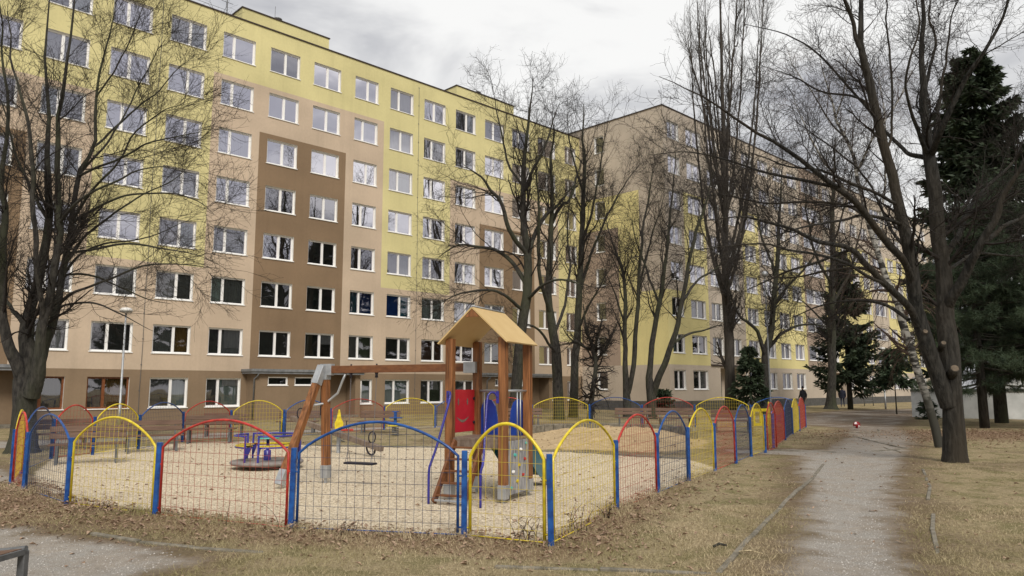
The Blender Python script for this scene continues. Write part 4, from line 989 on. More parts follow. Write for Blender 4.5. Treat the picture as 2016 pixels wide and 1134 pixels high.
s3 = empty('spring_rider', (9.6, 27.6, 0), .5, 'dark crossed-board rider behind the blue arched panel at the far right of the fence', 'spring rider')
b = MB(); coil(b, (0, 0), .1, .02, .3); b.build('spring', M['dark_steel'], s3)
b = MB(); b.beam((-.4, 0, .3), (.35, 0, .85), .04, .14); b.beam((.4, .06, .3), (-.3, .06, .8), .04, .14); b.build('crossed_board', M['slide_blue'], s3)
pb = empty('play_board', (8.7, 26.8, 0), .5, 'low play board with square openings seen through the yellow panel by the gate', 'play board')
b = MB()
for x in (-.45, .4): b.box((x, -.03, 0), (x + .06, .03, 1.0), bev=.005)
b.build('post', M['old_wood'], pb)
b = MB(); 
for (x0, x1, z0, z1) in ((-.39, .40, .85, .95), (-.39, .40, .35, .45), (-.39, -.29, .45, .85), (-.05, .05, .45, .85), (.30, .40, .45, .85)): b.box((x0, -.02, z0), (x1, .02, z1))
b.build('board', M['yellow'], pb)
# sandpit surround
b = MB()
for t in np.linspace(-.1, 1.12, 26):
    a = math.pi * (1 - t); c = Vector((3.2 + 3.0 * math.cos(a), 26.6 + 3.6 * math.sin(a), 0)); an = a + math.pi / 2
    Mx = Matrix.Translation(c) @ Matrix.Rotation(an, 4, 'Z'); b.box((-.21, -.08, -.1), (.21, .08, .30 + random.uniform(-.012, .012)), 0, Mx, .015)
tag(b.build('sandpit_wall', M['kerb']), 'low curved row of concrete blocks round the back of the sandpit', 'sandpit wall')

# ------------------------------------------------------------------ benches
def bench(loc, rz, label, back=True, length=1.55):
    t = empty('park_bench', loc, rz, label, 'bench', 'brown slatted benches in the playground' if back else None)
    L2 = length / 2
    for k in range(3):
        b = MB(); y = -.22 + k * .16; b.box((-L2, y, .43), (L2, y + .135, .465), 0, None, .006); b.build('seat_slat', M['bench_wood'], t)
    if back:
        for z0, z1, y in ((.56, .69, .27), (.71, .84, .31)):
            b = MB(); Mx = Matrix.Translation((0, y, z0)) @ Matrix.Rotation(R(-13), 4, 'X'); b.box((-L2, -.018, 0), (L2, .018, z1 - z0), 0, Mx, .006); b.build('back_slat', M['bench_wood'], t)
    for x in (-L2 + .18, L2 - .18):
        b = MB(); b.box((x - .03, -.24, 0), (x + .03, -.19, .40), bev=.005); b.box((x - .03, .20, 0), (x + .03, .25, .40), bev=.005); b.box((x - .03, -.24, .395), (x + .03, .27, .43), bev=.005)
        if back: b.beam((x, .24, .40), (x, .37, .84), .04, .05)
        b.build('leg', M['dark_steel'], t)
    return t
def bench_px(px, py, rz, label):
    v = gp(px, py); return bench((v.x, v.y, float(gz(v.x, v.y)) - .01), rz, label)
bench_px(118, 884, R(38), 'bench by the fence at the far left, below the tree trunk')
bench_px(170, 912, R(28), 'nearest bench on the left, seen through the yellow arched front panel')
bench_px(298, 888, R(30), 'bench below the paned ground floor window, second group from the left')
bench_px(412, 873, R(14), 'bench behind the tall red arch of the front fence')
bench_px(441, 858, R(12), 'bench set further back, half behind the red arch of the rear fence')
bench_px(585, 853, R(4), 'bench between the roundabout and the leaning swing leg')
bench_px(745, 852, R(-2), 'bench straight behind the swing chains')
bench_px(1032, 842, R(-2), 'bench partly hidden by the right posts of the play tower')
bench_px(1248, 843, R(-6), 'bench behind the sand heap, seen above the red arched panel')
bench_px(1330, 845, R(-6), 'bench just right of the sand heap, seen above the blue arched panel')
bench_px(1442, 850, R(-12), 'rightmost bench, seen through the red and blue panels of the right-hand run')
# grey bench end in the near left corner
nb = empty('grey_bench', (-4.5, 5.85, 0), R(-6), 'grey metal framed backless bench cut off by the lower left corner', 'bench')
b = MB(); b.tube([(.62, -.3, 0), (.62, -.3, .44)], .03, 8); b.tube([(.62, .3, 0), (.62, .3, .44)], .03, 8); b.tube([(-.6, -.3, 0), (-.6, -.3, .44)], .03, 8); b.tube([(-.6, .3, 0), (-.6, .3, .44)], .03, 8); b.build('leg', M['dark_steel'], nb)
for o_ in [c for c in bpy.data.objects if c.parent == nb and c.name.startswith('leg')]: bpy.data.objects.remove(o_)
for x in (-.72, .72):
    for y in (-.25, .25):
        b = MB(); b.box((x - .03, y - .03, -.02), (x + .03, y + .03, .43), bev=.008); b.build('leg', M['dark_steel'], nb)
b = MB(); b.tube([(x, -.25, .44 - .05 * (1 - (x / .72) ** 2)) for x in np.linspace(-.74, .74, 13)], .022, 7); b.tube([(x, .25, .44 - .05 * (1 - (x / .72) ** 2)) for x in np.linspace(-.74, .74, 13)], .022, 7); b.box((.69, -.25, .40), (.75, .25, .44)); b.box((-.75, -.25, .40), (-.69, .25, .44)); b.build('frame', M['dark_steel'], nb)
for k in range(3):
    b = MB(); pts = [(x, -.21 + .165 * k, .445 - .045 * (1 - (x / .72) ** 2)) for x in np.linspace(-.72, .72, 9)]
    for (x0, y0, z0), (x1, y1, z1) in zip(pts[:-1], pts[1:]): b.quad([(x0, y0, z0), (x1, y0, z1), (x1, y0 + .15, z1), (x0, y0 + .15, z0)]); b.quad([(x0, y0, z0 - .03), (x1, y0, z1 - .03), (x1, y0, z1), (x0, y0, z0)]); b.quad([(x0, y0 + .15, z0), (x1, y0 + .15, z1), (x1, y0 + .15, z1 - .03), (x0, y0 + .15, z0 - .03)])
    b.quad([(.72, -.21 + .165 * k, .445), (.72, -.21 + .165 * k, .415), (.72, -.06 + .165 * k, .415), (.72, -.06 + .165 * k, .445)]); b.build('seat_slat', M['bench_wood'], nb)

# ------------------------------------------------------------------ lamps, bike rack, railing, ball
def lamp(loc, h, label, globe=False, r=.055):
    t = empty('street_lamp', loc, 0, label, 'street lamp', 'lamp posts round the blocks')
    b = MB(); b.tube([(0, 0, 0), (0, 0, 1.0), (0, 0, 1.02), (0, 0, h)], [r * 1.35, r * 1.35, r, r * .72], 8); b.build('pole', M['steel'] if not globe else M['dark_steel'], t)
    b = MB()
    if globe: b.lathe([(.05, h), (.16, h + .07), (.2, h + .2), (.15, h + .33), (0, h + .38)], 12)
    else: b.lathe([(.06, h), (.10, h + .04), (.27, h + .10), (.28, h + .16), (.20, h + .24), (0, h + .28)], 14)
    b.build('lamp_head', M['lamp_white'] if not globe else M['steel'], t)
    if not globe:
        b = MB(); b.lathe([(.1, h + .03), (.24, h + .05), (.25, h + .09)], 14); b.build('lamp_glass', M['steel'], t)
lamp((-17.35, 33.8, 0), 5.05, 'tall thin grey street lamp in front of the brown framed ground floor windows')
lamp((29.3, 60, 0), 4.6, 'thin street lamp by the far windows right of the dark spruce')
lamp((15.9, 47, 0), 8.6, 'tall thin lamp with white globe between the two bare trees at centre right', True)
br = empty('bike_rack', (at(1687, 790, 72).x, 70.5, 0), R(44), 'low metal bicycle rack against the far wall', 'bike rack')
for k in range(2):
    b = MB(); b.tube([(0 + k * 2.1, 0, 0), (0 + k * 2.1, 0, 1.55)], .04, 5); b.build('upright', M['dark_steel'], br)
for z in (.5, .95, 1.5):
    b = MB(); b.tube([(0, 0, z), (2.1, 0, z)], .03, 5); b.build('bar', M['dark_steel'], br)
st = empty('entrance_steps', fac(5.2, -2.6) + (0,), ROTF, 'concrete entrance steps at the left edge of the yellow block', 'steps')
for k in range(3):
    b = MB(); b.box((-2.5, .3 * k - 1, 0), (1.0, 1.6, .15 * (k + 1)), bev=.01); b.build('step', M['kerb'], st)
hr = empty('handrail', fac(6.5, -3.4) + (0,), ROTF, 'dark bent handrail beside the entrance steps', 'handrail')
b = MB(); b.tube([(0, 0, 0), (0, 0, .95), (-.1, .7, 1.35), (-.1, 1.3, 1.6)], .03, 6); b.build('rail', M['rubber'], hr)
ball = empty('play_ball', (14.1, 31.4, 0), 0, 'red and white ball lying in the grass corner beside the far path', 'ball')
b = MB(); bm = bmesh.new(); bmesh.ops.create_uvsphere(bm, u_segments=16, v_segments=12, radius=.14); b.bm(bm, 0, Matrix.Translation((0, 0, .16)), True); b.build('ball', M['ball_red'], ball)
for k in range(4):
    b = MB(); bm = bmesh.new(); bmesh.ops.create_uvsphere(bm, u_segments=16, v_segments=12, radius=.1425)
    c = Vector([(-.5, -.6, .6), (.2, -.9, -.35), (-.8, -.2, -.5), (.6, .3, .8)][k]).normalized()
    bmesh.ops.delete(bm, geom=[f for f in bm.faces if f.calc_center_median().normalized().dot(c) < .93], context='FACES'); b.bm(bm, 0, Matrix.Translation((0, 0, .16)), True); b.build('white_patch', M['ball_white'], ball)

# ------------------------------------------------------------------ people
def person(loc, rz, label, coat, hat, legs, sc=1., stride=.22, bulky=1.):
    t = empty('person', loc, rz, label, 'person')
    J = {'pelvis': (0, 0, .93, .13), 'waist': (0, 0, 1.08, .13), 'chest': (0, .02, 1.32, .155), 'neck': (0, .01, 1.50, .055), 'jaw': (0, .03, 1.57, .065), 'head': (0, .02, 1.66, .092), 'crown': (0, .01, 1.735, .06)}
    E_ = [('pelvis', 'waist'), ('waist', 'chest'), ('chest', 'neck'), ('neck', 'jaw'), ('jaw', 'head'), ('head', 'crown')]
    for s, sg in (('l', -1), ('r', 1)):
        f = stride * sg
        J.update({s + 'hip': (.1 * sg, 0, .90, .085), s + 'knee': (.1 * sg, f * .45 + .03, .50, .058), s + 'ankle': (.1 * sg, f - (.06 if f < 0 else 0), .09 + (.05 if f < 0 else 0), .038), s + 'toe': (.11 * sg, f + .13, .035 + (.0), .034),
                  s + 'sho': (.19 * sg, .01, 1.42, .06), s + 'elb': (.26 * sg, -f * .3 - .03, 1.15, .043), s + 'wri': (.27 * sg, -f * .6 + .06, .92, .028), s + 'hand': (.27 * sg, -f * .65 + .09, .84, .034)})
        E_ += [('pelvis', s + 'hip'), (s + 'hip', s + 'knee'), (s + 'knee', s + 'ankle'), (s + 'ankle', s + 'toe'), ('chest', s + 'sho'), (s + 'sho', s + 'elb'), (s + 'elb', s + 'wri'), (s + 'wri', s + 'hand')]
    names = list(J); me = bpy.data.meshes.new('body'); me.from_pydata([J[n][:3] for n in names], [(names.index(a), names.index(c)) for a, c in E_], [])
    me.materials.append(legs); o_ = mesh_obj('body', me, t)
    sk = o_.modifiers.new('skin', 'SKIN'); 
    lay = me.skin_vertices[0] if me.skin_vertices else None
    if lay is None:
        bm = bmesh.new(); bm.from_mesh(me); bm.verts.layers.skin.verify(); bm.to_mesh(me); bm.free(); lay = me.skin_vertices[0]
    for k, n in enumerate(names): lay.data[k].radius = (J[n][3], J[n][3]); lay.data[k].use_root = (n == 'pelvis')
    sk.use_smooth_shade = True; su = o_.modifiers.new('sub', 'SUBSURF'); su.levels = su.render_levels = 1
    k = bulky; b = MB()
    ring = [(.17, .14, .78, -.0), (.185, .15, .95, 0), (.18, .145, 1.1, 0), (.205, .16, 1.3, .02), (.20, .14, 1.42, .01), (.11, .09, 1.50, .0), (.07, .07, 1.54, .0)]
    n = 14; o0 = 0
    for (rx, ry, z, yo) in ring:
        for j in range(n): a = 2 * math.pi * j / n; b.v.append((rx * k * math.cos(a), ry * k * math.sin(a) + yo, z))
    for i in range(len(ring) - 1):
        for j in range(n): b.f.append((i * n + j, i * n + (j + 1) % n, (i + 1) * n + (j + 1) % n, (i + 1) * n + j)); b.m.append(0); b.sm.append(True)
    for s, sg in (('l', -1), ('r', 1)):
        P = [Vector(J[s + q][:3]) for q in ('sho', 'elb', 'wri')]; b.tube([P[0] + Vector((-.03 * sg, 0, .02)), P[0], P[1], P[2]], [.06 * k, .075 * k, .06 * k, .045 * k], 8)
    b.build('coat', coat, t)
    b = MB()
    if hat: b.lathe([(.105, 1.67), (.108, 1.72), (.085, 1.79), (.035, 1.82), (.02, 1.85), (0, 1.86)], 12, 0, (0, .01, 0)); b.build('knit_hat', M['black_cloth'], t)
    else: b.lathe([(.085, 1.60), (.108, 1.66), (.105, 1.72), (.07, 1.765), (0, 1.78)], 12, 0, (0, -.005, 0)); b.build('hair', M['hair'], t)
    b = MB()
    b.lathe([(.03, 1.565), (.07, 1.58), (.094, 1.64), (.094, 1.68), (.05, 1.70)], 12, 0, (0, .025, 0)); b.tube([(0, .11, 1.665), (0, .135, 1.635)], .012, 5); b.build('face', M['skin'], t)
    for s, sg in (('l', -1), ('r', 1)):
        h = Vector(J[s + 'hand'][:3]); b = MB(); b.tube([h + Vector((0, 0, .04)), h, h + Vector((0, .01, -.04))], [.024, .033, .028], 7)
        for q in range(4): b.tube([h + Vector((0, -.025 + q * .017, -.03)), h + Vector((-.004 * sg, -.02 + q * .017, -.075)), h + Vector((-.015 * sg, -.015 + q * .017, -.105 + .006 * abs(q - 1.5)))], [.009, .008, .006], 5)
        b.tube([h + Vector((0, .03, .01)), h + Vector((0, .05, -.02)), h + Vector((0, .05, -.05))], [.01, .009, .007], 5)
        b.build('hand', M['skin'], t)
    t.scale = (sc, sc, sc)
    return t
pA = at(1582, 800, 60.); person((pA.x, 60, 0), R(20), 'person in long black coat and black knit hat walking away past the fence end', M['black_cloth'], True, M['black_cloth'], 1.0, .16, 1.1)
pB = at(1659, 795, 68.); person((pB.x, 68, 0), R(-30), 'person in bulky dark jacket and blue jeans walking behind the big bare trunk', M['navy_cloth'], False, M['jeans'], .98, .2, 1.5)

# ------------------------------------------------------------------ trees
def tubes_np(P, Rr, n):
    """P (N,K,3), Rr (N,K) -> verts, quads"""
    N, K, _ = P.shape
    T = np.gradient(P, axis=1); T /= np.linalg.norm(T, axis=2, keepdims=True) + 1e-9
    d = P[:, -1] - P[:, 0]; d /= np.linalg.norm(d, axis=1, keepdims=True) + 1e-9
    ref = np.where(np.abs(d[:, 2:3]) < .8, [[0, 0, 1.]], [[1., 0, 0]]); ref = np.repeat(ref[:, None, :], K, 1)
    u = np.cross(T, ref); u /= np.linalg.norm(u, axis=2, keepdims=True) + 1e-9; w = np.cross(T, u)
    an = np.arange(n) * 2 * np.pi / n
    V = P[:, :, None, :] + Rr[:, :, None, None] * (u[:, :, None, :] * np.cos(an)[None, None, :, None] + w[:, :, None, :] * np.sin(an)[None, None, :, None])
    base = (np.arange(N)[:, None, None] * K * n + np.arange(K - 1)[None, :, None] * n); j = np.arange(n)[None, None, :]; j2 = (j + 1) % n
    F = np.stack([base + j, base + j2, base + n + j2, base + n + j], -1).reshape(-1, 4)
    return V.reshape(-1, 3), F
def cat_rom(pts, K):
    p = np.array(pts, float); p = np.vstack([2 * p[0] - p[1], p, 2 * p[-1] - p[-2]]); n = len(p) - 3
    out = []
    for t in np.linspace(0, n - 1e-6, K):
        i = int(t); f = t - i; a, b, c, d = p[i:i + 4]
        out.append(.5 * (2 * b + (c - a) * f + (2 * a - 5 * b + 4 * c - d) * f * f + (3 * b - a - 3 * c + d) * f ** 3))
    return np.array(out)
def grow(r, P, Rr, n, t0, t1, ang, length, K, wander, up, rscale=.62, rmin=.002, taper=.25, tp_pow=1., lenfall=.55, zig=0.):
    """n children in total on polylines P (N,K0,3)"""
    N, K0, _ = P.shape
    seg = np.linalg.norm(np.diff(P, axis=1), axis=2).sum(1); pr = seg / seg.sum()
    i = r.choice(N, n, p=pr); t = t0 + (t1 - t0) * r.rand(n) ** tp_pow; x = t * (K0 - 1); k = np.minimum(x.astype(int), K0 - 2); f = (x - k)[:, None]
    p0 = P[i, k] * (1 - f) + P[i, k + 1] * f; T = P[i, k + 1] - P[i, k]; T /= np.linalg.norm(T, axis=1, keepdims=True) + 1e-9
    pr_ = Rr[i, k] * (1 - f[:, 0]) + Rr[i, k + 1] * f[:, 0]
    q = r.randn(n, 3); q -= T * (q * T).sum(1, keepdims=True); q /= np.linalg.norm(q, axis=1, keepdims=True) + 1e-9
    a = (np.radians(ang[0]) + np.radians(ang[1] - ang[0]) * r.rand(n))[:, None]
    d = T * np.cos(a) + q * np.sin(a)
    L_ = (length[0] + (length[1] - length[0]) * r.rand(n)) * (1 - lenfall * t)
    out = [p0]; p = p0; st = (L_ / (K - 1))[:, None]; sidew = np.cross(d, r.randn(n, 3))
    for s in range(K - 1):
        d = d + r.randn(n, 3) * wander + np.array([0, 0, up]); 
        if zig: d = d + sidew * zig * (1 if s % 2 else -1)
        d /= np.linalg.norm(d, axis=1, keepdims=True) + 1e-9
        p = p + d * st; out.append(p)
    P2 = np.stack(out, 1); r0 = np.maximum(pr_ * rscale * (.7 + .5 * r.rand(n)), rmin)
    R2 = np.maximum(r0[:, None] * (1 - (1 - taper) * np.linspace(0, 1, K)[None, :]), rmin * .7)
    return P2, R2
def crook(p, base, k):
    """one displacement field for the whole tree, so forks stay joined"""
    w = .8 * k; a = .115 * k ** .5; x, y, z = p[:, 0], p[:, 1], p[:, 2]; sd_ = int(abs(base[0] * 7)) % 50
    f = np.clip((z - 1.2) / 2.5, 0, 1)[:, None]
    o = np.stack([vnoise(z + .6 * x, y + .5 * x, w, sd_) + .5 * vnoise(z - .5 * x, x + y, w * .45, sd_ + 1), vnoise(x + z, z - y, w, sd_ + 2), vnoise(x * 1.1 + y, z * .7, w, sd_ + 3) * .8], -1)
    return o * a * f
def make_tree(name, label, base, limbs, levels, seed, barkm='bark', twigm='twig', cat='tree', group='bare trees', crk=None):
    crk = crk or (1. if base[1] < 30 else 1.9)
    """limbs: polylines of (x,y,z,r); levels: list of grow kwargs"""
    r = np.random.RandomState(seed); t = empty(name, base, 0, label, cat, group); bv = np.array(base)
    Vs, Fs, o = [], [], 0; K = 26; LP, LR = [], []
    for lb in limbs:
        c = cat_rom(lb, K); c[:, 3] = np.maximum(c[:, 3], .006)
        wob = np.cumsum(r.randn(K, 3), 0) * .0; c[:, :3] += crook(c[:, :3], base, crk); LP.append(c[:, :3]); LR.append(c[:, 3])
        n_ = 12 if c[0, 3] > .12 else 8
        rr_ = c[:, 3].copy()
        V, F = tubes_np(c[None, :, :3], rr_[None], n_); V = V + (vnoise(V[:, 0] * 3 + V[:, 2], V[:, 1] * 3 + V[:, 2], .35, 7) * .10 * np.repeat(rr_, n_) * 2.)[:, None] * np.array([1, .6, 0])
        Vs.append(V); Fs.append(F + o); o += len(V)
    me = np_mesh('trunk', np.vstack(Vs) - bv, np.vstack(Fs), M[barkm], True); mesh_obj('trunk', me, t)
    P, Rr = np.stack(LP), np.stack(LR); Vs, Fs, o = [], [], 0; allP = [(P, Rr)]
    for lv in levels:
        lv = dict(lv); n_side = lv.pop('sides', 3); src = lv.pop('src', -1)
        P2, R2 = grow(r, *allP[src], **lv); allP.append((P2, R2))
        V, F = tubes_np(P2, R2, n_side); Vs.append(V); Fs.append(F + o); o += len(V)
    me = np_mesh('crown', np.vstack(Vs) - bv, np.vstack(Fs), M[twigm], True); mesh_obj('crown', me, t)
    return t
def L(Y, *pts):
    """limb from photo measurements: (px, py, dY, radius)"""
    out = []
    for (x, y, dy_, rad) in pts:
        v = at(x, y, Y + dy_); out.append((v.x, v.y, v.z, rad))
    return out

# big bare tree beside the path on the right
Y = 17.3
limbs = [
 L(Y, (1882, 925, 0, .40), (1879, 890, 0, .31), (1876, 800, 0, .27), (1868, 700, 0, .27), (1860, 612, .1, .24), (1855, 500, .2, .20), (1839, 407, .2, .19), (1829, 312, .2, .17), (1825, 265, .3, .14), (1816, 176, .4, .10), (1814, 88, .5, .07), (1818, 0, .6, .05), (1822, -120, .7, .02)),
 L(Y, (1868, 800, -.05, .22), (1846, 740, -.1, .22), (1824, 684, -.2, .20), (1804, 612, -.3, .19), (1793, 560, -.4, .18), (1788, 502, -.5, .165), (1777, 432, -.5, .15), (1761, 359, -.4, .135), (1741, 299, -.4, .13), (1722, 220, -.4, .12), (1706, 154, -.4, .11), (1692, 79, -.3, .08), (1695, 0, -.2, .06), (1690, -120, 0, .02)),
 L(Y, (1706, 154, -.4, .08), (1682, 60, -.7, .06), (1664, 0, -.9, .05), (1640, -90, -1.2, .02)),
 L(Y, (1793, 560, -.4, .13), (1775, 520, -.7, .12), (1759, 500, -1.0, .12), (1710, 428, -1.4, .11), (1680, 395, -1.6, .10), (1644, 370, -1.8, .09), (1605, 342, -2.0, .075), (1552, 300, -2.3, .06), (1489, 258, -2.6, .045), (1435, 222, -2.8, .035), (1360, 180, -3.1, .02), (1300, 150, -3.2, .008)),
 L(Y, (1644, 370, -1.8, .06), (1560, 352, -1.5, .05), (1480, 335, -1.3, .04), (1414, 315, -1.2, .03), (1345, 300, -1.1, .018), (1280, 305, -1.0, .008)),
 L(Y, (1829, 312, .2, .10), (1790, 305, .6, .08), (1774, 287, .8, .07), (1719, 229, 1.2, .055), (1657, 159, 1.5, .045), (1600, 100, 1.8, .035), (1540, 63, 2, .025), (1465, 48, 2.3, .012)),
 L(Y, (1741, 299, -.4, .05), (1754, 256, -.1, .045), (1752, 132, .2, .04), (1743, 0, .5, .025), (1742, -90, .6, .012)),
 L(Y, (1829, 312, .2, .09), (1783, 198, -.6, .05), (1790, 123, -.9, .04), (1803, 60, -1.0, .03), (1800, -60, -1.2, .012)),
 L(Y, (1831, 309, .2, .10), (1848, 262, -.4, .08), (1865, 220, -.7, .075), (1900, 154, -1.0, .06), (1935, 106, -1.3, .05), (1966, 53, -1.5, .04), (1990, -10, -1.7, .03), (2010, -90, -1.8, .012)),
 L(Y, (1838, 290, .2, .07), (1849, 207, .9, .05), (1860, 132, 1.2, .04), (1866, 80, 1.4, .03), (1884, 0, 1.6, .02), (1900, -80, 1.6, .01)),
 L(Y, (1820, 168, .4, .055), (1842, 95, .9, .04), (1828, 30, 1.1, .03), (1835, -60, 1.3, .012)),
 L(Y, (1862, 612, .1, .17), (1878, 575, -.2, .14), (1898, 543, -.4, .125), (1917, 512, -.6, .115), (1939, 477, -.8, .10), (1961, 423, -1.0, .085), (1974, 391, -1.1, .07), (1999, 343, -1.3, .055), (2030, 270, -1.5, .04), (2080, 160, -1.8, .015)),
 L(Y, (1935, 482, -.8, .08), (1974, 445, -.3, .06), (2016, 426, .2, .045), (2090, 400, .6, .02)),
 L(Y, (1857, 520, .2, .10), (1868, 490, .6, .09), (1891, 451, .9, .085), (1910, 407, 1.2, .07), (1936, 372, 1.4, .055), (1968, 345, 1.6, .045), (2010, 290, 1.9, .03), (2060, 200, 2.2, .012)),
 L(Y, (1805, 640, -.3, .14), (1787, 600, -.7, .12), (1745, 559, -1.0, .11), (1700, 512, -1.3, .095), (1677, 490, -1.5, .085), (1612, 474, -1.9, .065), (1550, 446, -2.2, .05), (1500, 434, -2.4, .038), (1440, 428, -2.6, .022), (1370, 440, -2.8, .008)),
 L(Y, (1750, 562, -1.0, .07), (1700, 530, -.6, .055), (1630, 535, -.2, .04), (1560, 548, .2, .028), (1490, 545, .5, .01)),
 L(Y, (1777, 440, -.5, .07), (1700, 423, -1.2, .05), (1648, 435, -1.6, .04), (1583, 445, -2.0, .03), (1500, 470, -2.3, .012)),
 L(Y, (1790, 500, -.5, .06), (1750, 440, .5, .05), (1700, 350, 1.2, .04), (1640, 290, 1.8, .03), (1570, 240, 2.2, .012)),
]
limbs += [
 L(17.3, (1745, 559, -1.0, .06), (1700, 540, -1.6, .052), (1640, 508, -2.1, .045), (1560, 490, -2.5, .035), (1480, 482, -2.8, .025), (1400, 492, -3.0, .015), (1330, 505, -3.1, .006)),
 L(17.3, (1787, 629, -.8, .07), (1740, 600, -.2, .055), (1680, 592, .3, .045), (1610, 602, .7, .03), (1550, 628, .9, .01)),
 L(17.3, (1710, 428, -1.4, .06), (1660, 402, -.9, .05), (1580, 396, -.5, .04), (1500, 400, -.2, .03), (1420, 386, 0, .02), (1350, 396, .1, .008)),
 L(17.3, (1677, 490, -1.5, .05), (1600, 520, -1.2, .04), (1530, 540, -1.0, .03), (1465, 572, -.9, .01)),
 L(17.3, (1765, 400, -.5, .06), (1700, 370, -1.2, .05), (1620, 338, -1.8, .04), (1550, 330, -2.2, .028), (1480, 300, -2.5, .012)),
 L(17.3, (1850, 560, .2, .08), (1880, 520, 1.0, .06), (1930, 500, 1.7, .05), (1990, 505, 2.2, .035), (2060, 490, 2.6, .015)),
 L(17.3, (1720, 215, -.4, .05), (1680, 190, .6, .045), (1620, 180, 1.2, .035), (1560, 150, 1.7, .025), (1500, 130, 2.0, .01)),
]
limbs = [[(a, b_, c, d * (.80 if d > .2 else (.82 if qi < 3 or 7 < qi < 14 else .66))) for a, b_, c, d in q] for qi, q in enumerate(limbs)]
lv = [dict(n=210, t0=.3, t1=1, ang=(25, 60), length=(1.2, 3.1), K=10, wander=.12, zig=.10, up=.03, rscale=.34, rmin=.006, sides=4),
      dict(n=2100, t0=.15, t1=1, ang=(25, 65), length=(.5, 1.6), K=9, wander=.20, zig=.16, up=.02, rscale=.55, rmin=.0052, lenfall=.4),
      dict(n=15000, t0=.1, t1=1, ang=(30, 75), length=(.15, .6), K=6, wander=.28, zig=.22, up=.03, rscale=.6, rmin=.0032, lenfall=.3)]
make_tree('bare_tree', 'large dark bare tree with forked trunk standing on the grass right of the path', (9.93, 17.3, 0), limbs, lv, 21, 'bark_warm')
# sawn-off branch stubs on it
tr_ = [o for o in bpy.data.objects if o.name.startswith('bare_tree')][-1]
for (x, y, r_) in ((1880, 725, .10), (1858, 675, .06), (1822, 652, .06)):
    c = at(x, y, 17.3 - .42); p0 = at(x - 8, y + 14, 17.3 - .15); b = MB(); b.tube([p0, c], [r_ * 1.15, r_], 10); o_ = b.build('sawn_stub', M['bark_warm'], tr_); o_.location = -tr_.location
    dd = (c - p0).normalized(); b = MB(); b.tube([c, c + dd * .006], [r_ * .82, r_ * .8], 12); b2_ = b.build('cut_face', mat('sawn_wood', (.07, .055, .04), (.16, .125, .09), 12, .9) if 'sawn_wood' not in bpy.data.materials else bpy.data.materials['sawn_wood'], o_)

# tree at the left, in front of the entrance
Y = 20.6
limbs = [
 L(Y, (42, 905, 0, .62), (44, 870, 0, .43), (47, 830, 0, .36), (50, 780, 0, .34), (53, 745, 0, .36), (57, 710, 0, .26), (54, 650, 0, .22), (62, 605, .1, .19), (72, 560, .2, .17), (84, 500, .2, .16), (93, 440, .2, .14), (95, 349, .3, .12), (91, 272, .4, .09), (97, 217, .5, .07), (90, 120, .6, .05), (95, 0, .7, .025), (98, -60, .8, .01)),
 L(Y, (50, 765, 0, .26), (38, 725, -.2, .22), (20, 690, -.4, .19), (8, 640, -.5, .17), (2, 580, -.6, .15), (5, 500, -.7, .13), (8, 440, -.7, .12), (4, 349, -.6, .09), (15, 221, -.5, .06), (5, 120, -.4, .04), (0, 0, -.3, .02)),
 L(Y, (60, 780, -.1, .26), (76, 735, -.2, .22), (80, 690, -.3, .19), (84, 640, -.4, .17), (98, 584, -.4, .15), (108, 520, -.5, .13), (118, 440, -.5, .12), (110, 349, -.5, .10), (113, 240, -.6, .08), (128, 163, -.6, .06), (136, 78, -.6, .045), (147, 0, -.6, .03), (150, -60, -.6, .01)),
 L(Y, (82, 720, 0, .18), (90, 680, .2, .17), (102, 650, .3, .16), (116, 599, .5, .14), (117, 560, .6, .13), (128, 500, .7, .12), (140, 440, .8, .11), (155, 349, 1.0, .09), (182, 291, 1.1, .07), (190, 194, 1.2, .055), (202, 116, 1.3, .04), (225, 30, 1.4, .02), (235, -40, 1.5, .01)),
 L(Y, (84, 640, -.4, .1), (70, 500, -1.2, .09), (64, 400, -1.4, .085), (66, 322, -1.5, .075), (47, 213, -1.6, .055), (23, 116, -1.6, .035), (12, 20, -1.6, .015)),
 L(Y, (110, 622, .5, .06), (130, 599, .4, .045), (190, 598, .2, .035), (258, 627, 0, .02), (300, 650, -.2, .008)),
 L(Y, (116, 600, .5, .075), (135, 578, .2, .06), (165, 565, 0, .05), (220, 545, -.4, .042), (290, 522, -.8, .032), (355, 520, -1.1, .02), (430, 530, -1.3, .007)),
 L(Y, (125, 520, .7, .07), (165, 470, 1.2, .055), (215, 430, 1.6, .045), (270, 390, 2.0, .035), (340, 350, 2.3, .02), (395, 300, 2.5, .007)),
 L(Y, (140, 440, .8, .06), (180, 380, .2, .05), (220, 330, -.4, .04), (270, 260, -.8, .03), (330, 215, -1.2, .018), (380, 200, -1.4, .007)),
 L(Y, (155, 349, 1.0, .05), (210, 280, 1.4, .042), (255, 210, 1.8, .032), (295, 130, 2.0, .02), (320, 60, 2.2, .007)),
 L(Y, (118, 440, -.5, .06), (150, 400, -1.2, .05), (200, 370, -1.8, .04), (260, 340, -2.2, .03), (320, 330, -2.5, .018), (380, 345, -2.6, .006)),
 L(Y, (110, 560, .5, .055), (150, 510, 1.4, .05), (210, 480, 2.0, .04), (280, 470, 2.4, .028), (350, 440, 2.6, .015), (400, 430, 2.7, .006)),
 L(Y, (190, 194, 1.2, .04), (235, 120, .8, .03), (270, 50, .5, .02), (290, -10, .3, .007)),
 L(Y, (50, 640, 0, .08), (20, 600, .8, .07), (-10, 560, 1.4, .06), (-40, 480, 2.0, .04), (-60, 380, 2.2, .02)),
 L(Y, (93, 440, .2, .06), (50, 350, 1.2, .05), (20, 260, 1.6, .04), (-10, 180, 1.9, .02)),
]
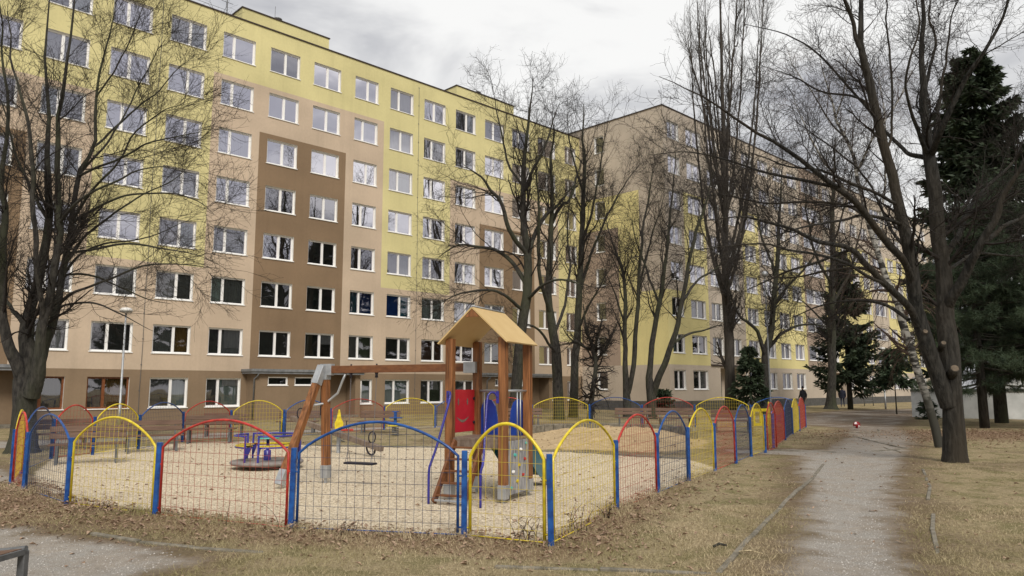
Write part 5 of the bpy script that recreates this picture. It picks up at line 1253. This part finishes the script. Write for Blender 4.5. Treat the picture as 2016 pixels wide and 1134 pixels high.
limbs += [
 L(20.6, (140, 440, .8, .06), (200, 405, .4, .05), (260, 385, 0, .04), (330, 380, -.3, .028), (390, 400, -.5, .016), (420, 420, -.6, .006)),
 L(20.6, (128, 500, .7, .06), (190, 490, -.3, .05), (255, 480, -1, .04), (320, 488, -1.5, .028), (385, 500, -1.9, .014), (430, 520, -2.1, .005)),
 L(20.6, (155, 349, 1, .055), (215, 320, .2, .045), (275, 290, -.4, .035), (340, 270, -.9, .024), (400, 262, -1.2, .008)),
 L(20.6, (182, 291, 1.1, .05), (240, 240, 1.8, .04), (300, 190, 2.3, .03), (350, 140, 2.7, .02), (385, 110, 2.9, .007)),
 L(20.6, (120, 540, .6, .05), (170, 540, 1.5, .045), (230, 560, 2.2, .035), (290, 590, 2.8, .022), (335, 600, 3.1, .008)),
]
limbs = [[(a, b_, c, d * (.84 if d > .2 else .72)) for a, b_, c, d in q] for q in limbs]
lv = [dict(n=250, t0=.3, t1=1, ang=(22, 60), length=(1.5, 3.6), K=9, wander=.12, up=.04, rscale=.32, rmin=.006, sides=4),
      dict(n=2600, t0=.12, t1=1, ang=(22, 55), length=(.6, 1.7), K=6, wander=.2, up=.03, rscale=.55, rmin=.0055, lenfall=.4),
      dict(n=17000, t0=.1, t1=1, ang=(25, 60), length=(.2, .7), K=4, wander=.25, up=.02, rscale=.6, rmin=.0036, lenfall=.3)]
make_tree('bare_tree', 'broad bare tree with several stems at the left edge before the yellow facade', (gp(45, 890).x, gp(45, 890).y, 0), limbs, lv, 22, 'bark')

# middle group in front of the inner corner
Y = 39.
limbs = [
 L(Y, (1008, 845, 0, .60), (1012, 810, 0, .42), (1017, 750, 0, .38), (1028, 640, 0, .34), (1038, 550, 0, .30), (1034, 470, 0, .26), (1030, 400, 0, .2), (1030, 330, 0, .16), (1035, 270, 0, .11), (1045, 200, 0, .06), (1050, 150, 0, .02)),
 L(Y, (1036, 500, 0, .17), (1015, 470, -.6, .16), (1000, 440, -1, .15), (986, 399, -1.3, .13), (965, 375, -1.6, .1), (947, 350, -2, .07), (915, 330, -2.4, .03), (890, 340, -2.6, .01)),
 L(Y, (1034, 560, 0, .17), (1010, 520, 1, .15), (975, 492, 1.8, .12), (940, 485, 2.2, .1), (905, 481, 2.5, .07), (870, 500, 2.9, .03), (850, 520, 3, .01)),
 L(Y, (1038, 500, 0, .18), (1050, 465, .8, .16), (1072, 430, 1.4, .14), (1100, 400, 2, .1), (1125, 370, 2.4, .06), (1150, 350, 2.6, .02)),
 L(Y, (1030, 380, 0, .12), (1050, 330, -.8, .1), (1075, 280, -1.3, .07), (1090, 235, -1.6, .04), (1105, 195, -1.8, .01)),
 L(Y, (1030, 370, 0, .1), (1000, 320, .6, .08), (985, 260, 1, .06), (975, 200, 1.3, .03), (970, 165, 1.4, .01)),
 L(Y, (1030, 610, 0, .13), (990, 580, -1.2, .1), (950, 570, -2, .08), (900, 580, -2.6, .05), (855, 600, -3, .015)),
 L(Y, (1034, 590, 0, .13), (1070, 560, -1.2, .1), (1105, 550, -2, .07), (1140, 560, -2.6, .03), (1160, 580, -2.9, .01)),
]
limbs = [[(a, b_, c, d * .75) for a, b_, c, d in q] for q in limbs]
lvm = [dict(n=120, t0=.35, t1=1, ang=(25, 58), length=(2.0, 4.6), K=9, wander=.14, up=.04, rscale=.32, rmin=.012, sides=4),
       dict(n=850, t0=.15, t1=1, ang=(28, 65), length=(.8, 2.2), K=6, wander=.25, up=.02, rscale=.55, rmin=.007, lenfall=.4),
       dict(n=5200, t0=.1, t1=1, ang=(30, 65), length=(.3, 1.0), K=4, wander=.3, up=.02, rscale=.6, rmin=.0055, lenfall=.3)]
def bt(label, x, y, Y, limbs, lv, seed, **k):
    k.setdefault('crk', 1.2)
    v = at(x, y, Y); return make_tree(k.pop('name', 'bare_tree'), label, (v.x, v.y, 0), limbs, lv, seed, **k)
bt('tall bare tree directly behind the play tower roof', 1010, 820, Y, limbs, lvm, 23)
def stems(Y, lists, k=.78): return [L(Y, *[(a, b_, c, d * k) for a, b_, c, d in s]) for s in lists]
lvs = [dict(n=75, t0=.4, t1=1, ang=(20, 45), length=(2.0, 4.4), K=9, wander=.12, up=.07, rscale=.34, rmin=.011, sides=4),
       dict(n=430, t0=.15, t1=1, ang=(25, 55), length=(.8, 2.0), K=6, wander=.22, up=.03, rscale=.55, rmin=.0065, lenfall=.4),
       dict(n=3300, t0=.1, t1=1, ang=(28, 60), length=(.3, .9), K=4, wander=.28, up=.02, rscale=.6, rmin=.0055, lenfall=.3)]
bt('bare tree with rough dark trunk next right from the one behind the play tower', 1100, 815, 41, stems(41, [
 [(1101, 845, 0, .5), (1100, 800, 0, .38), (1096, 720, 0, .34), (1088, 640, 0, .3), (1080, 580, 0, .24), (1083, 500, 0, .2), (1085, 440, 0, .17), (1088, 400, 0, .14), (1085, 330, 0, .1), (1090, 270, 0, .06), (1088, 220, 0, .02)],
 [(1086, 620, 0, .15), (1065, 560, -1, .13), (1058, 480, -1.4, .11), (1062, 400, -1.8, .08), (1055, 330, -2, .04), (1052, 280, -2, .01)],
 [(1086, 440, 0, .14), (1105, 405, .8, .12), (1120, 395, 1.2, .1), (1135, 350, 1.6, .06), (1150, 300, 1.8, .02)],
 [(1092, 660, 0, .12), (1112, 600, 1, .1), (1122, 520, 1.4, .08), (1118, 440, 1.6, .05), (1125, 370, 1.8, .02)],
 [(1096, 700, 0, .1), (1060, 650, -1.4, .08), (1030, 640, -2, .05), (1000, 660, -2.4, .015)]]), lvs, 24)
bt('slender tall bare tree with straight trunk where the two blocks meet', 1130, 812, 44, stems(44, [
 [(1128, 835, 0, .45), (1129, 800, 0, .34), (1132, 720, 0, .3), (1137, 640, 0, .26), (1143, 540, 0, .22), (1148, 440, 0, .18), (1150, 350, 0, .14), (1148, 280, 0, .09), (1150, 205, 0, .03)],
 [(1141, 580, 0, .13), (1165, 500, .6, .1), (1195, 430, 1, .08), (1225, 370, 1.3, .05), (1260, 320, 1.5, .015)],
 [(1146, 480, 0, .12), (1165, 420, -.6, .09), (1178, 350, -1, .07), (1190, 280, -1.2, .04), (1200, 225, -1.3, .015)],
 [(1149, 380, 0, .09), (1130, 320, .6, .07), (1120, 270, .9, .04), (1118, 220, 1, .01)],
 [(1135, 660, 0, .1), (1160, 600, -1.2, .08), (1185, 560, -1.8, .05), (1215, 500, -2.2, .015)]]), lvs, 25)
lvt = [dict(n=110, t0=.2, t1=1, ang=(30, 75), length=(.9, 2.0), K=7, wander=.35, up=.0, rscale=.5, rmin=.012, sides=4),
       dict(n=550, t0=.1, t1=1, ang=(30, 75), length=(.4, 1.1), K=5, wander=.4, up=.0, rscale=.55, rmin=.007, lenfall=.3),
       dict(n=1700, t0=.1, t1=1, ang=(30, 75), length=(.2, .5), K=4, wander=.4, up=.0, rscale=.6, rmin=.005, lenfall=.3)]
bt('small crooked bare tree with dense dark crown before the taupe gable', 1168, 812, 40, stems(40, [
 [(1160, 835, 0, .24), (1163, 800, 0, .18), (1168, 760, 0, .16), (1172, 720, 0, .14), (1165, 680, 0, .12), (1155, 650, 0, .08), (1150, 600, 0, .03)],
 [(1172, 712, 0, .11), (1190, 690, .5, .09), (1205, 665, .8, .07), (1215, 630, 1, .02)],
 [(1166, 690, 0, .1), (1145, 680, -.6, .08), (1120, 665, -1, .05), (1105, 640, -1.2, .015)],
 [(1168, 690, 0, .1), (1180, 650, -.6, .07), (1190, 610, -.8, .02)]]), lvt, 26)
bt('bare tree with two close upright stems before the gable, left of the V shaped one', 1236, 815, 43, stems(43, [
 [(1236, 840, 0, .42), (1235, 800, 0, .30), (1233, 770, 0, .26), (1230, 720, 0, .19), (1231, 659, 0, .16), (1230, 585, 0, .14), (1226, 530, 0, .11), (1212, 495, .2, .08), (1196, 450, .4, .04), (1190, 400, .5, .015)],
 [(1236, 775, 0, .2), (1246, 726, -.3, .18), (1252, 659, -.4, .16), (1256, 585, -.5, .14), (1260, 511, -.6, .11), (1267, 437, -.6, .08), (1280, 360, -.7, .04), (1290, 310, -.7, .015)],
 [(1256, 570, -.5, .09), (1275, 500, .2, .07), (1290, 440, .5, .05), (1310, 380, .8, .015)],
 [(1231, 640, 0, .08), (1210, 580, .6, .06), (1195, 540, .9, .03), (1180, 500, 1, .01)]]), lvs, 27)
bt('V shaped bare tree whose two leaning stems stand at the corner of the taupe block', 1282, 815, 42, stems(42, [
 [(1284, 845, 0, .50), (1283, 805, 0, .36), (1282, 775, 0, .34), (1278, 733, 0, .22), (1285, 678, 0, .2), (1296, 604, 0, .17), (1304, 548, 0, .14), (1315, 493, 0, .11), (1320, 418, 0, .08), (1328, 340, 0, .04), (1330, 290, 0, .015)],
 [(1286, 775, 0, .26), (1300, 735, -.4, .23), (1319, 689, -.7, .2), (1337, 622, -1, .17), (1352, 541, -1.2, .14), (1372, 456, -1.4, .11), (1389, 400, -1.5, .07), (1405, 340, -1.6, .03)],
 [(1322, 680, -.7, .11), (1350, 660, -.3, .09), (1385, 650, 0, .06), (1420, 640, .3, .02)],
 [(1298, 600, 0, .1), (1275, 540, .8, .08), (1255, 480, 1.2, .05), (1245, 420, 1.4, .015)],
 [(1345, 590, -1, .1), (1375, 550, -.3, .08), (1410, 530, .2, .05), (1440, 490, .5, .015)]]), lvs, 28)
# lombardy poplar
Yp = 50.
pl = [[(1438, 815, 0, .78), (1438, 785, 0, .58), (1436, 700, 0, .52), (1434, 640, 0, .5), (1430, 580, 0, .46), (1428, 480, 0, .34), (1428, 380, 0, .28), (1425, 250, 0, .22), (1420, 120, 0, .16), (1418, 0, 0, .10), (1416, -110, 0, .03)]]
rp = random.Random(5)
for k in range(15):
    y0 = 600 - k * 22; sg = rp.uniform(-1, 1) if k > 3 else [-1, .9, -.6, 1][k]; x0 = 1432 - (600 - y0) * .02; top = rp.uniform(-120, 60) + (k % 4) * 12; w = 78 * sg
    dz = rp.uniform(-2.2, 2.2)
    pl.append([(x0, y0, 0, .2 - k * .006), (x0 + w * .30, y0 - 70, dz * .4, .17 - k * .006), (x0 + w * .6, y0 - 190, dz * .7, .13 - k * .004), (x0 + w * .85, (y0 - 190 + top) / 2, dz, .08), (x0 + w * .95, top, dz, .02)])
lvp = [dict(n=230, t0=.15, t1=1, ang=(14, 34), length=(1.6, 4.2), K=8, wander=.08, up=.14, rscale=.5, rmin=.012, sides=4, lenfall=.3),
       dict(n=1900, t0=.1, t1=1, ang=(16, 40), length=(.7, 1.9), K=5, wander=.16, up=.10, rscale=.55, rmin=.008, lenfall=.3),
       dict(n=9000, t0=.1, t1=1, ang=(20, 45), length=(.25, .8), K=3, wander=.2, up=.08, rscale=.6, rmin=.005, lenfall=.3)]
pl = [[(a, b_, c, d * .8) for a, b_, c, d in q] for q in pl]
bt('very tall bare poplar with upswept branches rising above the roofs', 1438, 800, Yp, stems(Yp, pl), lvp, 29, name='poplar_tree', crk=.8, barkm='twig_grey', twigm='twig_grey')
bt('bare tree forking low behind the far fence panels, right of the tall poplar', 1508, 810, 50, stems(50, [
 [(1506, 830, 0, .5), (1506, 790, 0, .38), (1506, 740, 0, .34), (1508, 696, 0, .32), (1520, 640, 0, .24), (1525, 580, 0, .22), (1531, 500, 0, .18), (1534, 430, 0, .12), (1540, 350, 0, .05), (1542, 300, 0, .02)],
 [(1507, 705, 0, .2), (1495, 660, -.5, .16), (1475, 635, -1, .13), (1455, 622, -1.4, .1), (1440, 585, -1.6, .06), (1430, 540, -1.8, .02)],
 [(1508, 690, 0, .16), (1540, 655, 1, .13), (1575, 640, 1.6, .1), (1610, 640, 2, .06), (1640, 650, 2.3, .02)],
 [(1524, 600, 0, .13), (1555, 560, -.8, .1), (1590, 520, -1.2, .07), (1620, 470, -1.5, .02)],
 [(1527, 540, 0, .12), (1505, 480, .8, .1), (1490, 420, 1.2, .06), (1480, 360, 1.4, .02)]]), lvm, 30)
bt('bare tree with straight dark trunk before the spruce, near the two walkers', 1637, 812, 56, stems(56, [
 [(1636, 806, 0, .75), (1636, 795, 0, .5), (1637, 760, 0, .4), (1638, 680, 0, .36), (1637, 600, 0, .32), (1640, 500, 0, .26), (1638, 420, 0, .2), (1642, 340, 0, .12), (1645, 270, 0, .04)],
 [(1638, 600, 0, .14), (1670, 540, .8, .12), (1690, 470, 1.2, .08), (1705, 400, 1.4, .03)],
 [(1638, 560, 0, .14), (1605, 500, -.8, .12), (1590, 430, -1.2, .08), (1580, 350, -1.4, .03)],
 [(1640, 480, 0, .1), (1665, 400, -.8, .08), (1680, 330, -1, .03)],
 [(1637, 650, 0, .1), (1600, 610, 1.2, .08), (1575, 590, 1.6, .04), (1555, 580, 1.8, .01)]]), lvm, 31)
# leaning birch with drooping twigs
Yb = 22.
bl = [[(1854, 900, -.2, .17), (1842, 845, -.1, .145), (1824, 780, 0, .14), (1806, 730, .1, .14), (1790, 680, .2, .14), (1770, 610, .3, .14), (1750, 565, .4, .125), (1725, 490, .6, .10), (1705, 420, .8, .085), (1688, 340, 1.0, .07), (1668, 273, 1.2, .06), (1648, 234, 1.3, .045), (1630, 176, 1.4, .03), (1615, 110, 1.4, .012)],
      [(1725, 490, .6, .06), (1740, 400, 1.2, .05), (1745, 300, 1.5, .04), (1735, 200, 1.7, .025), (1720, 110, 1.8, .01)],
      [(1705, 420, .8, .055), (1660, 370, .2, .045), (1615, 310, -.2, .035), (1580, 240, -.5, .02), (1560, 180, -.6, .008)],
      [(1688, 340, 1., .05), (1720, 270, .4, .04), (1770, 200, 0, .03), (1800, 140, -.2, .01)],
      [(1668, 273, 1.2, .04), (1620, 220, 1.8, .03), (1575, 150, 2.1, .02), (1550, 90, 2.3, .008)],
      [(1648, 234, 1.3, .035), (1665, 160, .8, .025), (1680, 90, .5, .01)]]
lvb = [dict(n=110, t0=.25, t1=1, ang=(30, 60), length=(.8, 1.9), K=8, wander=.12, up=.02, rscale=.5, rmin=.006, sides=4),
       dict(n=1100, t0=.15, t1=1, ang=(30, 80), length=(.7, 2.1), K=8, wander=.07, up=-.30, rscale=.4, rmin=.0032, lenfall=.3),
       dict(n=3600, t0=.1, t1=1, ang=(20, 50), length=(.25, .7), K=4, wander=.1, up=-.35, rscale=.5, rmin=.0024, lenfall=.3)]
bt('leaning white barked birch with thin hanging twigs behind the big tree', 1848, 885, Yb, stems(Yb, bl), lvb, 32, name='birch_tree', barkm='birch', twigm='birch_twig')

def birch_foot(m):
    N, L_ = m.node_tree.nodes, m.node_tree.links; b = N['Principled BSDF']; src = b.inputs['Base Color'].links[0].from_socket
    tcn = N.new('ShaderNodeTexCoord'); sx = N.new('ShaderNodeSeparateXYZ'); L_.new(tcn.outputs['Object'], sx.inputs[0])
    nz = N.new('ShaderNodeTexNoise'); nz.inputs['Scale'].default_value = 2.5; nz.inputs['Detail'].default_value = 5; L_.new(tcn.outputs['Object'], nz.inputs['Vector'])
    ad = N.new('ShaderNodeMath'); ad.operation = 'MULTIPLY_ADD'; L_.new(nz.outputs['Fac'], ad.inputs[0]); ad.inputs[1].default_value = -2.2; L_.new(sx.outputs['Z'], ad.inputs[2])
    mr = N.new('ShaderNodeMapRange'); mr.inputs[1].default_value = -.1; mr.inputs[2].default_value = 1.3; L_.new(ad.outputs[0], mr.inputs[0])
    mxn = N.new('ShaderNodeMix'); mxn.data_type = 'RGBA'; L_.new(mr.outputs[0], mxn.inputs['Factor']); mxn.inputs['A'].default_value = (.035, .034, .026, 1); L_.new(src, mxn.inputs['B']); L_.new(mxn.outputs['Result'], b.inputs['Base Color'])
birch_foot(M['birch'])
# ---- conifers
def conifer(name, label, base, H, Rb, seed, z0=.6, nb=150, per=46, matn='needle', droop=.35, blade=.30, group='dark conifers', trunk_r=.22, prof=1., top=0.):
    """tapered trunk and whorls of branches, each carrying many narrow needle sprays"""
    r = np.random.RandomState(seed); t = empty(name, base, 0, label, 'tree', group)
    b = MB(); b.tube([(0, 0, -.1), (0, 0, H * .3), (0, 0, H * .7), (0, 0, H)], [trunk_r, trunk_r * .75, trunk_r * .35, .02], 9); b.build('trunk', M['bark'], t)
    f = np.sort(r.rand(nb) ** .85); z = z0 + (H - z0) * f * .985; Rz = Rb * (1 - f) ** prof * (.75 + .4 * r.rand(nb)) + .12 + top * (1 - f)
    a = r.uniform(0, 2 * np.pi, nb); dirs = np.stack([np.cos(a), np.sin(a), np.zeros(nb)], -1)
    K = 7; tt = np.linspace(0, 1, K); P = np.zeros((nb, K, 3))
    P[:, :, 0] = dirs[:, 0:1] * Rz[:, None] * tt; P[:, :, 1] = dirs[:, 1:2] * Rz[:, None] * tt
    P[:, :, 2] = z[:, None] + Rz[:, None] * (-droop * (1 - f)[:, None] * np.sin(tt * np.pi * .75) + .12 * f[:, None] * tt + .10 * tt ** 2)
    Rr = np.maximum(.035 * (Rz / Rb)[:, None] * (1 - tt)[None], .005)
    V1, F1 = tubes_np(P, Rr, 4)
    # sprays: narrow rhombi hanging off both sides of every branch
    n = nb * per; i = np.repeat(np.arange(nb), per); t_ = r.rand(n) ** .7; x = t_ * (K - 1); k = np.minimum(x.astype(int), K - 2); ff = (x - k)[:, None]
    p = P[i, k] * (1 - ff) + P[i, k + 1] * ff; tang = P[i, k + 1] - P[i, k]; tang /= np.linalg.norm(tang, axis=1, keepdims=True)
    side = np.cross(tang, [0, 0, 1.]) * r.choice([-1, 1], n)[:, None]
    d = tang * r.uniform(.2, 1., n)[:, None] + side * r.uniform(.2, 1.1, n)[:, None] + r.randn(n, 3) * .28 + np.array([0, 0, -.22]); d /= np.linalg.norm(d, axis=1, keepdims=True)
    L_ = blade * (.5 + .9 * r.rand(n)) * (.45 + .75 * (1 - np.abs(t_ - .45))) * (.5 + .5 * np.minimum(1, Rz[i] / (Rb * .5)))
    wv = np.cross(d, r.randn(n, 3)); wv /= np.linalg.norm(wv, axis=1, keepdims=True); wd = (L_ * .13)[:, None]
    A = p; B = p + d * (L_ * .5)[:, None] + wv * wd; C_ = p + d * L_[:, None] + np.array([0, 0, -.04]) ; D = p + d * (L_ * .5)[:, None] - wv * wd
    V2 = np.stack([A, B, C_, D], 1).reshape(-1, 3); F2 = np.arange(len(V2)).reshape(-1, 4)
    me = np_mesh('crown', np.vstack([V1, V2]), np.vstack([F1, F2 + len(V1)]), [M['bark'], M[matn]], False, None, np.concatenate([np.zeros(len(F1)), np.ones(len(F2))]))
    mesh_obj('crown', me, t); return t
def P2(x, Y): v = at(x, 763, Y); return (v.x, Y, 0)
conifer('spruce_tree', 'tall dark spruce rising above the roofline at the right edge', P2(1966, 36), 18.6, 3.9, 41, 3.0, 290, 170, blade=.5, prof=.58, trunk_r=.3)
conifer('spruce_tree', 'dark spruce between the bare trunk and the far street lamp', P2(1672, 60), 12.8, 3.0, 42, 2.0, 200, 85, blade=.5, trunk_r=.22, prof=.85)
conifer('spruce_tree', 'small dark conifer beside the poplar trunk in front of the block', P2(1478, 48), 4.3, 1.1, 43, .7, 80, 40, blade=.42, trunk_r=.1, prof=.7)
conifer('pine_shrub', 'low green pine bush right of the far street lamp', P2(1762, 50), 4.2, 1.2, 44, 1.9, 70, 50, matn='needle2', blade=.42, trunk_r=.05, prof=.6)
def pine(label, base, H, Rb, seed, z0, nb=90, tufts=26, tr=.2, lean=0.):
    """pine: bare lower trunk, long sweeping branches with bottle-brush tufts"""
    r = np.random.RandomState(seed); t = empty('pine_tree', base, 0, label, 'tree', 'dark conifers')
    b = MB(); b.tube([(0, 0, -.1), (lean * .3, 0, H * .35), (lean * .8, 0, H * .7), (lean, 0, H)], [tr, tr * .8, tr * .5, .03], 9); b.build('trunk', M['bark_warm'], t)
    f = r.rand(nb); z = z0 + (H - z0) * f; a = r.uniform(0, 2 * np.pi, nb); Rz = Rb * (1 - .55 * f) * (.6 + .5 * r.rand(nb))
    K = 7; tt = np.linspace(0, 1, K); P = np.zeros((nb, K, 3)); w = np.cumsum(r.randn(nb, K) * .08, 1)
    P[:, :, 0] = np.cos(a[:, None] + w) * Rz[:, None] * tt + lean * (z / H)[:, None]; P[:, :, 1] = np.sin(a[:, None] + w) * Rz[:, None] * tt; P[:, :, 2] = z[:, None] - Rz[:, None] * .28 * (1 - f[:, None]) * tt + Rz[:, None] * .2 * tt ** 2
    Rr = np.maximum(.05 * (1 - tt)[None] * np.ones((nb, 1)), .008); V1, F1 = tubes_np(P, Rr, 4)
    S, SR = grow(r, P, Rr, nb * tufts // 2, .25, 1, (25, 65), (.3, .9), 4, .2, .03, .5, .005)
    Vs, Fs_ = tubes_np(S, SR, 3)
    tips = np.concatenate([S[:, -1], S[:, 2]]); td = np.concatenate([S[:, -1] - S[:, -2]] * 2); td /= np.linalg.norm(td, axis=1, keepdims=True)
    m = 22; n = len(tips) * m; i = np.repeat(np.arange(len(tips)), m); base_ = tips[i] - td[i] * r.uniform(0, .25, n)[:, None]
    d = td[i] * r.uniform(.1, .9, n)[:, None] + r.randn(n, 3) * .75; d /= np.linalg.norm(d, axis=1, keepdims=True); Ln = r.uniform(.12, .24, n)[:, None]
    wv = np.cross(d, r.randn(n, 3)); wv /= np.linalg.norm(wv, axis=1, keepdims=True)
    V3 = np.stack([base_ - wv * .007, base_ + wv * .007, base_ + d * Ln + wv * .002, base_ + d * Ln - wv * .002], 1).reshape(-1, 3); F3 = np.arange(len(V3)).reshape(-1, 4)
    me = np_mesh('crown', np.vstack([V1, Vs, V3]), np.vstack([F1, Fs_ + len(V1), F3 + len(V1) + len(Vs)]), [M['bark'], M['needle2']], False, None, np.concatenate([np.zeros(len(F1) + len(Fs_)), np.ones(len(F3))]))
    mesh_obj('crown', me, t); return t
pine('pine with reddish trunk standing just right of the big bare tree', P2(1932, 32), 9.5, 3.6, 51, 1.75, 120, 30, .2)
pine('dark pine at the right edge in front of the white wall', P2(2035, 31), 10.5, 4.2, 52, 2.4, 130, 34, .22)
pine('dark pine behind the fork of the big bare tree', P2(1880, 50), 9.5, 3.4, 53, 3.2, 100, 30, .18)
pine('dark pine further back between the other two pines', P2(1975, 47), 12.5, 4.4, 54, 3.4, 120, 34, .12)
conifer('pine_sapling', 'little pine sapling against the white wall left of the big trunk', P2(1822, 40.5), .95, .42, 55, .15, 26, 30, matn='needle2', blade=.26, trunk_r=.02, prof=.5)
# conifers further round to the right (mirrored in the ground floor glass)
src_ = [o for o in bpy.data.objects if o.name.startswith('spruce_tree') and o.parent is None][0]
for k, (x, y, s, l_) in enumerate([(40, 20, .95, 'spruce out to the right beyond the lawn'), (46, 12, 1.05, 'second spruce out to the right, nearer the viewer'), (52, 27, 1.0, 'spruce in the row beyond the white wall'), (58, 16, 1.15, 'largest spruce of the row off to the right'), (48, 3, 1.0, 'spruce level with the viewer far to the right'), (66, 8, 1.2, 'rearmost spruce of the row off to the right'), (43, 32, .8, 'shorter spruce behind the right edge pines'), (60, 36, 1.1, 'spruce behind the pale low building')]):
    c = src_.copy(); col.objects.link(c); c.location = (x, y, 0); c.scale = (s * 1.25, s * 1.25, s); c.rotation_euler = (0, 0, k * 1.3); c['label'] = l_
    for ch in src_.children:
        d_ = ch.copy(); col.objects.link(d_); d_.parent = c
# low evergreen shrub by the gable
conifer('evergreen_shrub', 'small evergreen shrub at the foot of the taupe block corner', P2(1303, 50), 1.6, .8, 61, .1, 60, 40, matn='needle2', blade=.3, trunk_r=.04, prof=.4, group=None)

# dead stalks and shoots growing through the foot of the fence
def shoots(x, y, n, h, label, seed, leafy=True):
    r = random.Random(seed); t = empty('dead_shoot', (x, y, float(gz(x, y))), 0, label, 'dead plant', 'dead stalks along the fence')
    b = MB(); lf = MB()
    for k in range(n):
        a = r.uniform(0, 6.28); L_ = h * r.uniform(.5, 1); c = r.uniform(.2, .8); bx, by = r.uniform(-.12, .12) * (n > 2), r.uniform(-.05, .05)
        P = [Vector((bx + math.cos(a) * L_ * c * q * q, by + math.sin(a) * L_ * c * q * q * .5, L_ * (q - .25 * q * q * c))) for q in np.linspace(0, 1, 6)]
        b.tube(P, [.004, .0036, .003, .0025, .002, .0015], 4)
        if leafy:
            for q in range(7):
                p = P[r.randint(1, 5)]; u = Vector((r.uniform(-1, 1), r.uniform(-1, 1), r.uniform(-.6, .6))).normalized(); v = u.cross(Vector((r.uniform(-1, 1), r.uniform(-1, 1), 1))).normalized(); s_ = r.uniform(.015, .032)
                lf.quad([p, p + (u + v * .5) * s_, p + u * 2 * s_, p + (u - v * .5) * s_])
    b.build('stalk', M['twig'], t)
    if leafy: lf.build('leaf', M['leaf'], t)
shoots(.15, 8.42, 10, .34, 'cluster of dead brown stalks just left of the front corner post', 1)
shoots(.75, 8.9, 7, .38, 'dead curved stalks under the yellow panel right of the corner post', 2)
shoots(1.15, 9.75, 7, .26, 'dead leafy stalks by the foot of the second post of the right-hand run', 3)
shoots(-3.45, 9.45, 1, .55, 'single thin dead shoot in front of the red arched front panel', 4, False)
shoots(-2.75, 9.15, 1, .42, 'single dead shoot beside the blue post between red and blue front panels', 5, False)
shoots(-1.9, 8.95, 8, .16, 'low dead leafy stalks below the wide blue front panel', 6)
shoots(-5.5, 10.55, 8, .2, 'low dead stalks below the yellow front panel', 7)
